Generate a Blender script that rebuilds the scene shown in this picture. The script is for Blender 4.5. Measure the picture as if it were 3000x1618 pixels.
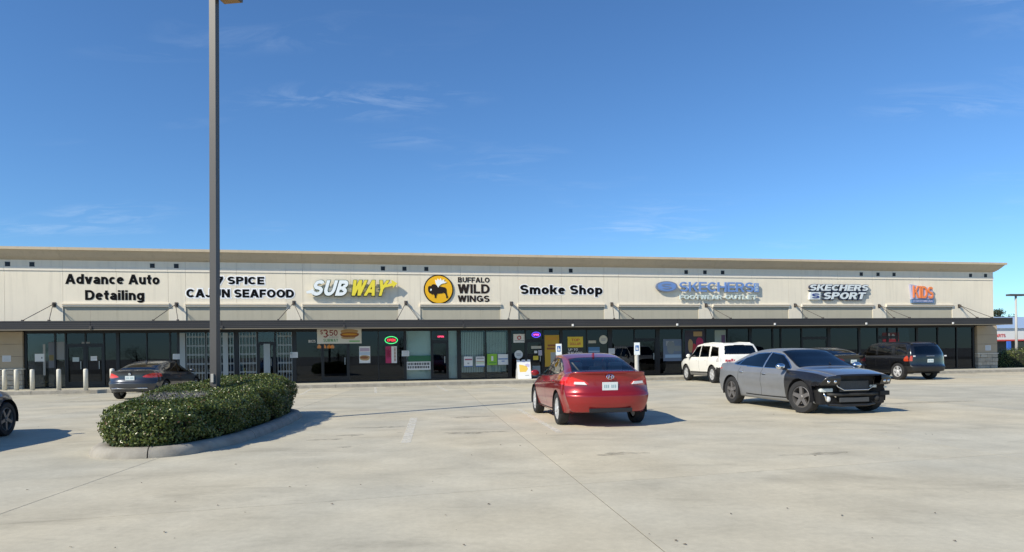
import bpy, bmesh, math, random
import numpy as np
from mathutils import Vector, Matrix, Euler

for o in list(bpy.data.objects):
    bpy.data.objects.remove(o, do_unlink=True)
SC = bpy.context.scene
COL = SC.collection
random.seed(7)
RNG = np.random.default_rng(7)
PI = math.pi

# ------------------------------------------------------------------ camera
FPX, EYE, HORIZON = 1960.0, 1.45, 1035.0      # focal length in px of the 3000 px photo, eye height (m), horizon row
RHO = math.atan(.0138)                        # the photo hangs 0.8 deg out of level
cam_d = bpy.data.cameras.new("camera")
cam_d.sensor_width = 36.0
cam_d.lens = 36.0*FPX/3000.0
cam_d.shift_y = (HORIZON-809.0)/3000.0
cam_d.clip_start, cam_d.clip_end = 0.1, 5000.0
cam = bpy.data.objects.new("camera", cam_d)
COL.objects.link(cam)
cam.matrix_world = Matrix.Translation((0, 0, EYE)) @ (Euler((PI/2, 0, 0)).to_matrix() @ Matrix.Rotation(-RHO, 3, 'Z')).to_4x4()
SC.camera = cam

# ------------------------------------------------------------------ sky, sun, exposure
SUNV = Vector((-.86, -.70, .86)).normalized()     # towards the sun: high, behind the camera's left shoulder
world = bpy.data.worlds.new("World")
SC.world = world
world.use_nodes = True
wn, wl = world.node_tree.nodes, world.node_tree.links
wn.clear()
wout = wn.new('ShaderNodeOutputWorld')
wbg = wn.new('ShaderNodeBackground')
wbg.inputs['Strength'].default_value = .112
sky = wn.new('ShaderNodeTexSky')
sky.sky_type = 'NISHITA'
sky.sun_disc = False
sky.sun_elevation = math.asin(SUNV.z)
sky.sun_rotation = math.atan2(SUNV.x, SUNV.y) % (2*PI)
sky.altitude = 0
sky.air_density, sky.dust_density, sky.ozone_density = 1.0, .0, 2.6
# thin cirrus streaks, laid out on a flat layer high above
tc = wn.new('ShaderNodeTexCoord')
sep = wn.new('ShaderNodeSeparateXYZ')
wl.new(tc.outputs['Generated'], sep.inputs[0])
zmax = wn.new('ShaderNodeMath'); zmax.operation = 'MAXIMUM'; zmax.inputs[1].default_value = .03
wl.new(sep.outputs['Z'], zmax.inputs[0])
zadd = wn.new('ShaderNodeMath'); zadd.operation = 'ADD'; zadd.inputs[1].default_value = .10
wl.new(zmax.outputs[0], zadd.inputs[0])
dx = wn.new('ShaderNodeMath'); dx.operation = 'DIVIDE'
dy = wn.new('ShaderNodeMath'); dy.operation = 'DIVIDE'
wl.new(sep.outputs['X'], dx.inputs[0]); wl.new(zadd.outputs[0], dx.inputs[1])
wl.new(sep.outputs['Y'], dy.inputs[0]); wl.new(zadd.outputs[0], dy.inputs[1])
comb = wn.new('ShaderNodeCombineXYZ')
wl.new(dx.outputs[0], comb.inputs[0]); wl.new(dy.outputs[0], comb.inputs[1])
mp = wn.new('ShaderNodeMapping')
mp.inputs['Rotation'].default_value = (0, 0, math.radians(-24))
mp.inputs['Scale'].default_value = (1.0, 2.6, 1)
mp.inputs['Location'].default_value = (12.4, -6.2, 0)
wl.new(comb.outputs[0], mp.inputs[0])
n1 = wn.new('ShaderNodeTexNoise'); n1.inputs['Scale'].default_value = .75; n1.inputs['Detail'].default_value = 2
n2 = wn.new('ShaderNodeTexNoise'); n2.inputs['Scale'].default_value = 3.4; n2.inputs['Detail'].default_value = 9
n2.inputs['Roughness'].default_value = .66; n2.inputs['Distortion'].default_value = .9
wl.new(mp.outputs[0], n1.inputs['Vector']); wl.new(mp.outputs[0], n2.inputs['Vector'])
r1 = wn.new('ShaderNodeMapRange'); r1.inputs['From Min'].default_value = .56; r1.inputs['From Max'].default_value = .78
r2 = wn.new('ShaderNodeMapRange'); r2.inputs['From Min'].default_value = .46; r2.inputs['From Max'].default_value = .80
wl.new(n1.outputs['Fac'], r1.inputs['Value']); wl.new(n2.outputs['Fac'], r2.inputs['Value'])
mm = wn.new('ShaderNodeMath'); mm.operation = 'MULTIPLY'
wl.new(r1.outputs[0], mm.inputs[0]); wl.new(r2.outputs[0], mm.inputs[1])
mm2 = wn.new('ShaderNodeMath'); mm2.operation = 'MULTIPLY'; mm2.inputs[1].default_value = .40
wl.new(mm.outputs[0], mm2.inputs[0])
hs = wn.new('ShaderNodeVectorMath'); hs.operation = 'MULTIPLY'      # clear dry air: deeper blue than the stock model
hs.inputs[1].default_value = (.59, .90, 1.20)
wl.new(sky.outputs[0], hs.inputs[0])
cmix = wn.new('ShaderNodeMix'); cmix.data_type = 'RGBA'
wl.new(mm2.outputs[0], cmix.inputs['Factor'])
wl.new(hs.outputs[0], cmix.inputs['A'])
cmix.inputs['B'].default_value = (6.6, 7.6, 8.8, 1)
wl.new(cmix.outputs['Result'], wbg.inputs['Color'])
wl.new(wbg.outputs[0], wout.inputs['Surface'])

sun_d = bpy.data.lights.new("sun", 'SUN')
sun_d.energy = 5.0
sun_d.angle = math.radians(.53)
sun_d.color = (1.0, .925, .77)
sun = bpy.data.objects.new("sun", sun_d)
COL.objects.link(sun)
sun.rotation_euler = (-SUNV).to_track_quat('-Z', 'Y').to_euler()
sun.location = (-30, -20, 40)

SC.view_settings.view_transform = 'Standard'
SC.view_settings.look = 'None'
SC.view_settings.exposure = .15
SC.view_settings.gamma = 1.0
SC.render.engine = 'CYCLES'

# ------------------------------------------------------------------ photo pixel -> place
CR, SR = math.cos(RHO), math.sin(RHO)
def ray(px, py):
    u, v = px-1500.0, HORIZON-py
    return (u*CR+v*SR)/FPX, (-u*SR+v*CR)/FPX
def ground_at(px, py, z=0.0):
    a, b = ray(px, py)
    d = (z-EYE)/b
    return a*d, d
# the shop front: a vertical plane 34.4 m ahead, turned 11.6 deg
FD, FT = 34.4, math.atan(.206)
FC, FS = math.cos(FT), math.sin(FT)
def fs(px, py=950.0, p=0.0):                 # pixel -> metres along the front, on a plane p metres proud of it
    a, b = ray(px, py)
    return (a*(FD-p*FC)-p*FS)/(FC-a*FS)
def fz(px, py, p=0.0):                       # pixel -> height on that plane
    a, b = ray(px, py)
    s = fs(px, py, p)
    return EYE+b*(FD+s*FS-p*FC)
def fw(s, p=0.0, z=0.0):                     # front coordinates -> world
    return Vector((s*FC+p*FS, FD+s*FS-p*FC, z))

# ------------------------------------------------------------------ materials
MATS = {}
def mat(name, col, rough=.6, metal=0.0, var=0.0, vscale=3.0, bump=0.0, bscale=40.0, coat=0.0, spec=.5, emit=None, estr=0.0, island=0.0, streak=0.0):
    if name in MATS: return MATS[name]
    m = bpy.data.materials.new(name); m.use_nodes = True
    nt = m.node_tree; b = nt.nodes['Principled BSDF']
    b.inputs['Base Color'].default_value = (*col, 1)
    b.inputs['Roughness'].default_value = rough
    b.inputs['Metallic'].default_value = metal
    b.inputs['Specular IOR Level'].default_value = spec
    b.inputs['Coat Weight'].default_value = coat
    b.inputs['Coat Roughness'].default_value = .03
    if emit:
        b.inputs['Emission Color'].default_value = (*emit, 1)
        b.inputs['Emission Strength'].default_value = estr
    if var or bump:
        tc = nt.nodes.new('ShaderNodeTexCoord')
    if var:
        n = nt.nodes.new('ShaderNodeTexNoise'); n.inputs['Scale'].default_value = vscale
        n.inputs['Detail'].default_value = 6; n.inputs['Roughness'].default_value = .62
        nt.links.new(tc.outputs['Object'], n.inputs['Vector'])
        mr = nt.nodes.new('ShaderNodeMapRange')
        mr.inputs['From Min'].default_value = .28; mr.inputs['From Max'].default_value = .72
        mr.inputs['To Min'].default_value = 1-var; mr.inputs['To Max'].default_value = 1+var
        nt.links.new(n.outputs['Fac'], mr.inputs['Value'])
        mx = nt.nodes.new('ShaderNodeVectorMath'); mx.operation = 'SCALE'
        mx.inputs[0].default_value = col
        nt.links.new(mr.outputs[0], mx.inputs['Scale'])
        last = mx.outputs[0]
        if streak:                                # faint rain streaks running down the face
            mp = nt.nodes.new('ShaderNodeMapping'); mp.inputs['Scale'].default_value = (3.2, 3.2, .16)
            nt.links.new(tc.outputs['Object'], mp.inputs[0])
            n3 = nt.nodes.new('ShaderNodeTexNoise'); n3.inputs['Scale'].default_value = 1.6; n3.inputs['Detail'].default_value = 7; n3.inputs['Roughness'].default_value = .7
            nt.links.new(mp.outputs[0], n3.inputs['Vector'])
            mr3 = nt.nodes.new('ShaderNodeMapRange'); mr3.inputs['From Min'].default_value = .50; mr3.inputs['From Max'].default_value = .78
            mr3.inputs['To Min'].default_value = 1.0; mr3.inputs['To Max'].default_value = 1-streak
            nt.links.new(n3.outputs['Fac'], mr3.inputs['Value'])
            m3 = nt.nodes.new('ShaderNodeVectorMath'); m3.operation = 'SCALE'
            nt.links.new(last, m3.inputs[0]); nt.links.new(mr3.outputs[0], m3.inputs['Scale']); last = m3.outputs[0]
        if island:
            g = nt.nodes.new('ShaderNodeObjectInfo')
            mr2 = nt.nodes.new('ShaderNodeMapRange')
            mr2.inputs['To Min'].default_value = 1-island; mr2.inputs['To Max'].default_value = 1+island
            nt.links.new(g.outputs['Random'], mr2.inputs['Value'])
            m2 = nt.nodes.new('ShaderNodeVectorMath'); m2.operation = 'SCALE'
            nt.links.new(last, m2.inputs[0]); nt.links.new(mr2.outputs[0], m2.inputs['Scale'])
            last = m2.outputs[0]
        nt.links.new(last, b.inputs['Base Color'])
    if bump:
        n = nt.nodes.new('ShaderNodeTexNoise'); n.inputs['Scale'].default_value = bscale
        n.inputs['Detail'].default_value = 5
        nt.links.new(tc.outputs['Object'], n.inputs['Vector'])
        bp = nt.nodes.new('ShaderNodeBump'); bp.inputs['Strength'].default_value = bump; bp.inputs['Distance'].default_value = .02
        nt.links.new(n.outputs['Fac'], bp.inputs['Height'])
        nt.links.new(bp.outputs[0], b.inputs['Normal'])
    MATS[name] = m
    return m

def glass_mat(name, tint, f0=.05, rough=.0, gloss=(1, 1, 1)):
    if name in MATS: return MATS[name]
    m = bpy.data.materials.new(name); m.use_nodes = True
    nt = m.node_tree; nt.nodes.clear()
    out = nt.nodes.new('ShaderNodeOutputMaterial')
    tr = nt.nodes.new('ShaderNodeBsdfTransparent'); tr.inputs['Color'].default_value = (*tint, 1)
    gl = nt.nodes.new('ShaderNodeBsdfGlossy'); gl.inputs['Roughness'].default_value = rough
    gl.inputs['Color'].default_value = (*gloss, 1)
    lw = nt.nodes.new('ShaderNodeFresnel'); lw.inputs['IOR'].default_value = (1+math.sqrt(f0))/(1-math.sqrt(f0))
    mx = nt.nodes.new('ShaderNodeMixShader')
    nt.links.new(lw.outputs[0], mx.inputs[0]); nt.links.new(tr.outputs[0], mx.inputs[1]); nt.links.new(gl.outputs[0], mx.inputs[2])
    nt.links.new(mx.outputs[0], out.inputs['Surface'])
    MATS[name] = m
    return m

# ------------------------------------------------------------------ objects
def tag(o, label=None, cat=None, group=None, kind=None):
    if label: o['label'] = label
    if cat: o['category'] = cat
    if group: o['group'] = group
    if kind: o['kind'] = kind
    return o
def thing(name, label, cat, loc=(0, 0, 0), rz=0.0, group=None):
    o = bpy.data.objects.new(name, None)
    o.empty_display_size = .2
    COL.objects.link(o); o.location = loc; o.rotation_euler = (0, 0, rz)
    return tag(o, label, cat, group)
def copy_tree(o, parent=None):
    c = o.copy(); COL.objects.link(c); c.parent = parent
    for ch in o.children: copy_tree(ch, c)
    return c
def mobj(name, verts, faces, m, parent=None, smooth=False, midx=None, normals=None):
    me = bpy.data.meshes.new(name)
    me.from_pydata([tuple(map(float, v)) for v in verts] if not isinstance(verts, np.ndarray) else verts.tolist(), [], faces if isinstance(faces, list) else faces.tolist())
    for mm in (m if isinstance(m, (list, tuple)) else [m]): me.materials.append(mm)
    if midx is not None: me.polygons.foreach_set('material_index', np.asarray(midx, dtype=np.int32))
    if smooth: me.polygons.foreach_set('use_smooth', np.ones(len(me.polygons), dtype=bool))
    me.update()
    if normals is not None: me.normals_split_custom_set_from_vertices(normals.tolist())
    o = bpy.data.objects.new(name, me); COL.objects.link(o)
    if parent is not None: o.parent = parent
    return o

class MB:
    def __init__(s): s.v = []; s.f = []
    def add(s, vs, fc):
        n = len(s.v); s.v += [tuple(v) for v in vs]; s.f += [[i+n for i in q] for q in fc]; return s
    def box(s, x0, x1, y0, y1, z0, z1):
        x0, x1 = min(x0, x1), max(x0, x1); y0, y1 = min(y0, y1), max(y0, y1); z0, z1 = min(z0, z1), max(z0, z1)
        return s.add([(x0,y0,z0),(x1,y0,z0),(x1,y1,z0),(x0,y1,z0),(x0,y0,z1),(x1,y0,z1),(x1,y1,z1),(x0,y1,z1)],
            [(0,3,2,1),(4,5,6,7),(0,1,5,4),(1,2,6,5),(2,3,7,6),(3,0,4,7)])
    def bbox(s, x0, x1, y0, y1, z0, z1, b=.01):       # box with chamfered edges
        bm = bmesh.new(); bmesh.ops.create_cube(bm, size=1)
        for v in bm.verts: v.co = Vector(((x0+x1)/2+v.co.x*(x1-x0), (y0+y1)/2+v.co.y*(y1-y0), (z0+z1)/2+v.co.z*(z1-z0)))
        bmesh.ops.bevel(bm, geom=bm.edges[:], offset=b, segments=2, profile=.6, affect='EDGES')
        bm.verts.index_update()
        r = s.add([v.co[:] for v in bm.verts], [[v.index for v in f.verts] for f in bm.faces]); bm.free(); return r
    def prism_y(s, poly, y0, y1):                     # polygon in (x,z), counter-clockwise seen from -y
        n = len(poly)
        vs = [(x, y0, z) for x, z in poly]+[(x, y1, z) for x, z in poly]
        return s.add(vs, [list(range(n)), list(range(2*n-1, n-1, -1))]+[[i, i+n, (i+1) % n+n, (i+1) % n] for i in range(n)])
    def prism_z(s, poly, z0, z1):
        n = len(poly)
        vs = [(x, y, z0) for x, y in poly]+[(x, y, z1) for x, y in poly]
        return s.add(vs, [list(range(n-1, -1, -1)), list(range(n, 2*n))]+[[i, (i+1) % n, (i+1) % n+n, i+n] for i in range(n)])
    def tube(s, path, r, n=8, cap=True):
        path = [Vector(p) for p in path]
        rs = r if isinstance(r, (list, tuple)) else [r]*len(path)
        base = len(s.v); rings = []
        for i, p in enumerate(path):
            t = (path[min(i+1, len(path)-1)]-path[max(i-1, 0)]).normalized()
            a = t.orthogonal().normalized() if i == 0 else (prev-t*prev.dot(t)).normalized()
            prev = a; b = t.cross(a)
            rings.append([p+(a*math.cos(2*PI*k/n)+b*math.sin(2*PI*k/n))*rs[i] for k in range(n)])
        vs = [v[:] for rg in rings for v in rg]
        fc = [[i*n+k, i*n+(k+1) % n, (i+1)*n+(k+1) % n, (i+1)*n+k] for i in range(len(path)-1) for k in range(n)]
        if cap: fc += [list(range(n-1, -1, -1)), [(len(path)-1)*n+k for k in range(n)]]
        return s.add(vs, fc)
    def lathe(s, prof, n=24, axis='z', c=(0, 0, 0), close=True):   # prof: (radius, height)
        vs = []
        for r, h in prof:
            for k in range(n):
                a = 2*PI*k/n; x, y = r*math.cos(a), r*math.sin(a)
                v = (x, y, h) if axis == 'z' else ((x, h, y) if axis == 'y' else (h, x, y))
                vs.append((v[0]+c[0], v[1]+c[1], v[2]+c[2]))
        fc = [[i*n+k, i*n+(k+1) % n, (i+1)*n+(k+1) % n, (i+1)*n+k] for i in range(len(prof)-1) for k in range(n)]
        if close: fc += [list(range(n-1, -1, -1)), [(len(prof)-1)*n+k for k in range(n)]]
        return s.add(vs, fc)
    def build(s, name, m, parent=None, smooth=False, recalc=True):
        o = mobj(name, s.v, s.f, m, parent, smooth)
        if recalc:
            bm = bmesh.new(); bm.from_mesh(o.data); bmesh.ops.recalc_face_normals(bm, faces=bm.faces); bm.to_mesh(o.data); bm.free()
        return o

def autosmooth(o, deg=35):
    me = o.data
    me.polygons.foreach_set('use_smooth', np.ones(len(me.polygons), dtype=bool))
    bm = bmesh.new(); bm.from_mesh(me)
    for e in bm.edges:
        e.smooth = len(e.link_faces) == 2 and e.calc_face_angle(0) < math.radians(deg)
    bm.to_mesh(me); bm.free()
    return o

# ------------------------------------------------------------------ lettering: a plain bold sans drawn with strokes
def glyphs(t, h):
    full = (0, 360); S_ = (1+h)/4
    R = lambda *a: ('r',)+a
    D = lambda *a: ('d',)+a
    O = lambda *a: ('o',)+a
    P_ = [R(0, 0, t, 1), R(t, 1-h, .45, 1), R(t, .38, .45, .38+h), O(.45, .69, .42, .31, -90, 90)]
    n_ = [O(.36, .38, .36, .36, 0, 180), R(.72-t, 0, .72, .38)]
    ss = [O(.43, 1-S_, .43, S_, 28, 270), O(.43, S_, .43, S_, -152, 90)]
    return {
    'A': (1.0, [D(.12, 0, .5, 1), D(.88, 0, .5, 1), R(.26, .2, .74, .2+h)]), 'B': (.88, [R(0, 0, t, 1), R(t, 1-h, .45, 1), R(t, .5-h/2, .48, .5+h/2), R(t, 0, .48, h), O(.45, .745, .38, .255+h*.02, -90, 90), O(.48, .27, .40, .27, -90, 90)]),
    'C': (.96, [O(.5, .5, .5, .5, 42, 318)]), 'D': (.95, [R(0, 0, t, 1), R(t, 1-h, .45, 1), R(t, 0, .45, h), O(.45, .5, .5, .5, -90, 90)]),
    'E': (.80, [R(0, 0, t, 1), R(t, 0, .8, h), R(t, .5-h/2, .74, .5+h/2), R(t, 1-h, .8, 1)]), 'F': (.76, [R(0, 0, t, 1), R(t, .46-h/2, .70, .46+h/2), R(t, 1-h, .76, 1)]),
    'G': (1.0, [O(.5, .5, .5, .5, 42, 330), R(.52, .36, 1, .36+h), R(1-t, .08, 1, .36)]), 'H': (.95, [R(0, 0, t, 1), R(.95-t, 0, .95, 1), R(t, .5-h/2, .95-t, .5+h/2)]), 'I': (t, [R(0, 0, t, 1)]),
    'J': (.76, [O(.38, .32, .38, .32, 180, 360), R(.76-t, .32, .76, 1)]), 'K': (.95, [R(0, 0, t, 1), D(.30, .42, .82, 1), D(.84, 0, .40, .60)]), 'L': (.74, [R(0, 0, t, 1), R(t, 0, .74, h)]),
    'M': (1.1, [R(0, 0, t, 1), R(1.1-t, 0, 1.1, 1), D(.13, 1, .55, .1), D(.97, 1, .55, .1)]), 'N': (.95, [R(0, 0, t, 1), R(.95-t, 0, .95, 1), D(.14, 1, .81, 0)]), 'O': (1.04, [O(.52, .5, .52, .5, *full)]),
    'P': (.87, P_), 'R': (.93, P_+[D(.80, 0, .52, .42)]), 'S': (.86, ss), 'T': (.85, [R(0, 1-h, .85, 1), R(.425-t/2, 0, .425+t/2, 1-h)]), 'U': (.92, [R(0, .42, t, 1), R(.92-t, .42, .92, 1), O(.46, .42, .46, .42, 180, 360)]),
    'V': (.9, [D(.12, 1, .45, 0), D(.78, 1, .45, 0)]), 'W': (1.28, [D(.12, 1, .37, 0), D(.64, 1, .37, 0), D(.64, 1, .91, 0), D(1.16, 1, .91, 0)]), 'Y': (.9, [D(.12, 1, .45, .42), D(.78, 1, .45, .42), R(.45-t/2, 0, .45+t/2, .46)]),
    '0': (.80, [O(.4, .5, .4, .5, *full)]), '1': (.45, [R(.45-t, 0, .45, 1), D(.1, .7, .34, .98)]), '2': (.8, [O(.4, .7, .4, .3, -30, 165), D(.14, .05, .66, .56), R(0, 0, .8, h)]), '3': (.8, [O(.4, 1-S_, .4, S_, -90, 150), O(.4, S_, .4, S_, -150, 90)]),
    '5': (.8, [R(.06, 1-h, .76, 1), R(.06, .46, .06+t, 1-h), O(.38, .33, .42, .33, -150, 125)]), '6': (.8, [O(.4, .32, .4, .32, *full), O(.4, .5, .4, .5, 55, 190)]), '7': (.8, [R(0, 1-h, .8, 1), D(.28, 0, .68, 1-h)]),
    '8': (.8, [O(.4, 1-S_, .37, S_, *full), O(.4, S_, .4, S_, *full)]), '$': (.86, ss+[R(.39, -.1, .47, 1.1)]), '.': (t, [R(0, 0, t, t)]), ',': (t, [R(0, -.12, t, t*.8)]), '-': (.4, [R(0, .4, .4, .4+h)]),
    'a': (.72, [O(.36, .235, .36, .235, *full), R(.72-t, 0, .72, .46), O(.37, .42, .35, .32, 0, 152)]), 'd': (.78, [O(.38, .37, .38, .37, *full), R(.78-t, 0, .78, 1)]), 'v': (.76, [D(.12, .74, .38, 0), D(.64, .74, .38, 0)]), 'n': (.72, [R(0, 0, t, .74)]+n_),
    'c': (.70, [O(.37, .37, .37, .37, 45, 315)]), 'e': (.74, [O(.37, .37, .37, .37, 0, 322), R(t*.5, .31, .74-t*.5, .31+h*.8)]), 't': (.5, [R(.12, .2, .12+t, .96), R(0, .74-h, .5, .74), O(.12+.32, .22, .32, .22, 180, 270)]), 'o': (.76, [O(.38, .37, .38, .37, *full)]),
    'i': (t, [R(0, 0, t, .74), R(0, .83, t, 1)]), 'l': (t, [R(0, 0, t, 1)]), 'g': (.78, [O(.38, .37, .38, .37, *full), R(.78-t, -.02, .78, .74), O(.39, -.02, .39, .25, 195, 360)]), 'u': (.72, [R(.72-t, 0, .72, .74), R(0, .36, t, .74), O(.36, .36, .36, .36, 180, 360)]),
    'm': (1.12, [R(0, 0, t, .74), O(.335, .40, .335, .34, 0, 180), R(.67-t, 0, .67, .40), O(.785, .40, .335, .34, 0, 180), R(1.12-t, 0, 1.12, .40)]), 'k': (.76, [R(0, 0, t, 1), D(.28, .26, .64, .74), D(.66, 0, .36, .42)]), 'h': (.72, [R(0, 0, t, 1)]+n_), 'p': (.80, [O(.42, .37, .38, .37, *full), R(0, -.27, t, .74)])}
def stroke_poly(s_, t, h, g):
    """list of convex quads (x,z) for one stroke, grown by g"""
    if s_[0] == 'r': _, a, b, c, d = s_; return [[(a-g, b-g), (c+g, b-g), (c+g, d+g), (a-g, d+g)]]
    if s_[0] == 'd':
        _, a, b, c, d = s_
        if b > d: a, b, c, d = c, d, a, b
        k = (c-a)/(d-b); w = t*1.10/2+g*1.2
        return [[(a-k*g-w, b-g), (a-k*g+w, b-g), (c+k*g+w, d+g), (c+k*g-w, d+g)]]
    _, cx, cy, rx, ry, a0, a1 = s_
    n = max(6, int((a1-a0)/15)); out = []
    for i in range(n):
        u, v = math.radians(a0+(a1-a0)*i/n), math.radians(a0+(a1-a0)*(i+1)/n)
        P = lambda an, k: (cx+math.cos(an)*((rx+g) if k else max(rx-t-g, .005)), cy+math.sin(an)*((ry+g) if k else max(ry-h-g, .005)))
        out.append([P(u, 0), P(u, 1), P(v, 1), P(v, 0)])
    return out
def lettering(parent, body, x0, x1, z0, z1, y0, depth, m, bold=.02, shear=0.0, name='letter', split=True, tilt=0.0, grow=0.0):
    """letters filling x0..x1, cap height z0..z1; back at y0, front face at y0-depth"""
    t = .14+bold*2.5; h = t*.82
    G_ = glyphs(t, h); pen = 0; lay = []
    for ch in body:
        if ch == ' ': pen += .40; continue
        w, st_ = G_[ch]; lay.append((pen, st_)); pen += w+.105
    wid = pen-.105; H = z1-z0; sx = (x1-x0-shear*H)/wid
    out = []; allm = MB()
    for off_, st_ in lay:
        b = MB(); k = 0
        for s_ in st_:
            quads = stroke_poly(s_, t, h, grow); n = len(quads)
            yf = y0-depth-.0006*k; k += 1
            closed = s_[0] == 'o' and s_[6]-s_[5] >= 359.9
            vs, fc = [], []
            def W(p): X = x0+(off_+p[0])*sx; Z = p[1]*H; X += shear*Z; return X, z0+Z+tilt*(X-x0)
            if s_[0] != 'o':
                q = [W(p) for p in quads[0]]
                b.add([(x, yf, z) for x, z in q]+[(x, y0, z) for x, z in q], [(0, 1, 2, 3), (7, 6, 5, 4)]+[(i, i+4, (i+1) % 4+4, (i+1) % 4) for i in range(4)])
            else:
                ring_ = [(quads[i][0], quads[i][1]) for i in range(n)]
                if not closed: ring_.append((quads[-1][3], quads[-1][2]))
                mN = len(ring_)
                for a_, b_ in ring_:
                    for p in (a_, b_):
                        x, z = W(p); vs += [(x, yf, z), (x, y0, z)]
                for i in range(mN if closed else mN-1):
                    j = (i+1) % mN; A_, B_ = i*4, j*4
                    fc += [(A_, A_+2, B_+2, B_), (A_+1, B_+1, B_+3, A_+3), (A_+2, A_+3, B_+3, B_+2), (A_, B_, B_+1, A_+1)]
                if not closed: fc += [(0, 1, 3, 2), ((mN-1)*4, (mN-1)*4+2, (mN-1)*4+3, (mN-1)*4+1)]
                b.add(vs, fc)
        if split: out.append(b.build(name, m, parent))
        else: allm.add(b.v, b.f)
    return out if split else [allm.build(name, m, parent)]

def pchip(xs, ys):
    xs, ys = np.array(xs, float), np.array(ys, float)
    o = np.argsort(xs); xs, ys = xs[o], ys[o]
    h = np.diff(xs); d = np.diff(ys)/h
    m = np.zeros(len(xs)); m[0], m[-1] = d[0], d[-1]
    for i in range(1, len(xs)-1):
        if d[i-1]*d[i] > 0:
            w1, w2 = 2*h[i]+h[i-1], h[i]+2*h[i-1]
            m[i] = (w1+w2)/(w1/d[i-1]+w2/d[i])
    def f(x):
        x = np.clip(np.asarray(x, float), xs[0], xs[-1])
        i = np.clip(np.searchsorted(xs, x)-1, 0, len(xs)-2)
        t = (x-xs[i])/h[i]
        return (2*t**3-3*t**2+1)*ys[i]+(t**3-2*t**2+t)*h[i]*m[i]+(-2*t**3+3*t**2)*ys[i+1]+(t**3-t**2)*h[i]*m[i+1]
    return f
def inpoly(px, py, poly):
    r = np.zeros(px.shape, bool); n = len(poly)
    for i in range(n):
        (x1, y1), (x2, y2) = poly[i], poly[(i+1) % n]
        if y1 == y2: continue
        c = ((y1 > py) != (y2 > py)) & (px < (x2-x1)*(py-y1)/(y2-y1)+x1)
        r ^= c
    return r
def polydist(px, py, poly):
    d = np.full(px.shape, 1e9); n = len(poly)
    for i in range(n):
        (x1, y1), (x2, y2) = poly[i], poly[(i+1) % n]
        ex, ey = x2-x1, y2-y1
        t = np.clip(((px-x1)*ex+(py-y1)*ey)/(ex*ex+ey*ey+1e-12), 0, 1)
        d = np.minimum(d, np.hypot(px-x1-t*ex, py-y1-t*ey))
    return d

# ------------------------------------------------------------------ ground
def concrete_mat(name, base, warm, var=.135, tex=True):
    m = bpy.data.materials.new(name); m.use_nodes = True
    nt = m.node_tree; N = nt.nodes; L = nt.links; b = N['Principled BSDF']
    b.inputs['Roughness'].default_value = .82
    b.inputs['Specular IOR Level'].default_value = .25
    geo = N.new('ShaderNodeNewGeometry')
    def noise(scale, detail, rough=.6, vec=None, dist=0):
        n = N.new('ShaderNodeTexNoise'); n.inputs['Scale'].default_value = scale
        n.inputs['Detail'].default_value = detail; n.inputs['Roughness'].default_value = rough
        n.inputs['Distortion'].default_value = dist
        L.new(vec or geo.outputs['Position'], n.inputs['Vector']); return n
    def rng(src, a, c, lo, hi):
        r = N.new('ShaderNodeMapRange'); r.inputs['From Min'].default_value = a; r.inputs['From Max'].default_value = c
        r.inputs['To Min'].default_value = lo; r.inputs['To Max'].default_value = hi
        L.new(src, r.inputs['Value']); return r.outputs[0]
    def mul(a, c):
        x = N.new('ShaderNodeMath'); x.operation = 'MULTIPLY'; L.new(a, x.inputs[0]); L.new(c, x.inputs[1]); return x.outputs[0]
    oi = N.new('ShaderNodeObjectInfo')
    mixc = N.new('ShaderNodeMix'); mixc.data_type = 'RGBA'
    mixc.inputs['A'].default_value = (*base, 1); mixc.inputs['B'].default_value = (*warm, 1)
    tone = N.new('ShaderNodeMath'); tone.operation = 'ADD'
    L.new(rng(noise(.16, 3).outputs['Fac'], .36, .64, -.2, .85), tone.inputs[0])
    L.new(rng(oi.outputs['Random'], 0, 1, -.3, .35), tone.inputs[1])
    L.new(tone.outputs[0], mixc.inputs['Factor'])
    f = rng(noise(.9, 5).outputs['Fac'], .3, .7, 1-var, 1+var)
    f = mul(f, rng(noise(14, 4, .7).outputs['Fac'], .3, .7, .93, 1.07))
    f = mul(f, rng(noise(140, 2, .7).outputs['Fac'], .3, .7, .94, 1.06))
    f = mul(f, rng(oi.outputs['Random'], 0, 1, .955, 1.035))
    # oily drips and scuffs, stretched along the driving direction
    mp = N.new('ShaderNodeMapping'); mp.inputs['Rotation'].default_value = (0, 0, -FT); mp.inputs['Scale'].default_value = (.55, 1.5, 1)
    L.new(geo.outputs['Position'], mp.inputs[0])
    f = mul(f, rng(noise(.75, 8, .68, mp.outputs[0], .6).outputs['Fac'], .54, .74, 1.0, .74))
    f = mul(f, rng(noise(2.6, 6, .7, mp.outputs[0], 1.2).outputs['Fac'], .63, .78, 1.0, .66))
    # pocks
    v = N.new('ShaderNodeTexVoronoi'); v.inputs['Scale'].default_value = 2.2; L.new(geo.outputs['Position'], v.inputs['Vector'])
    f = mul(f, rng(v.outputs['Distance'], .010, .020, .75, 1.0))
    sc = N.new('ShaderNodeVectorMath'); sc.operation = 'SCALE'
    L.new(mixc.outputs['Result'], sc.inputs[0]); L.new(f, sc.inputs['Scale'])
    L.new(sc.outputs[0], b.inputs['Base Color'])
    # broom finish
    bp = N.new('ShaderNodeBump'); bp.inputs['Strength'].default_value = .25; bp.inputs['Distance'].default_value = .006
    mp2 = N.new('ShaderNodeMapping'); mp2.inputs['Rotation'].default_value = (0, 0, -FT); mp2.inputs['Scale'].default_value = (1, 9, 1)
    L.new(geo.outputs['Position'], mp2.inputs[0])
    L.new(noise(22, 4, .7, mp2.outputs[0]).outputs['Fac'], bp.inputs['Height'])
    L.new(bp.outputs[0], b.inputs['Normal'])
    MATS[name] = m
    return m
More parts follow.
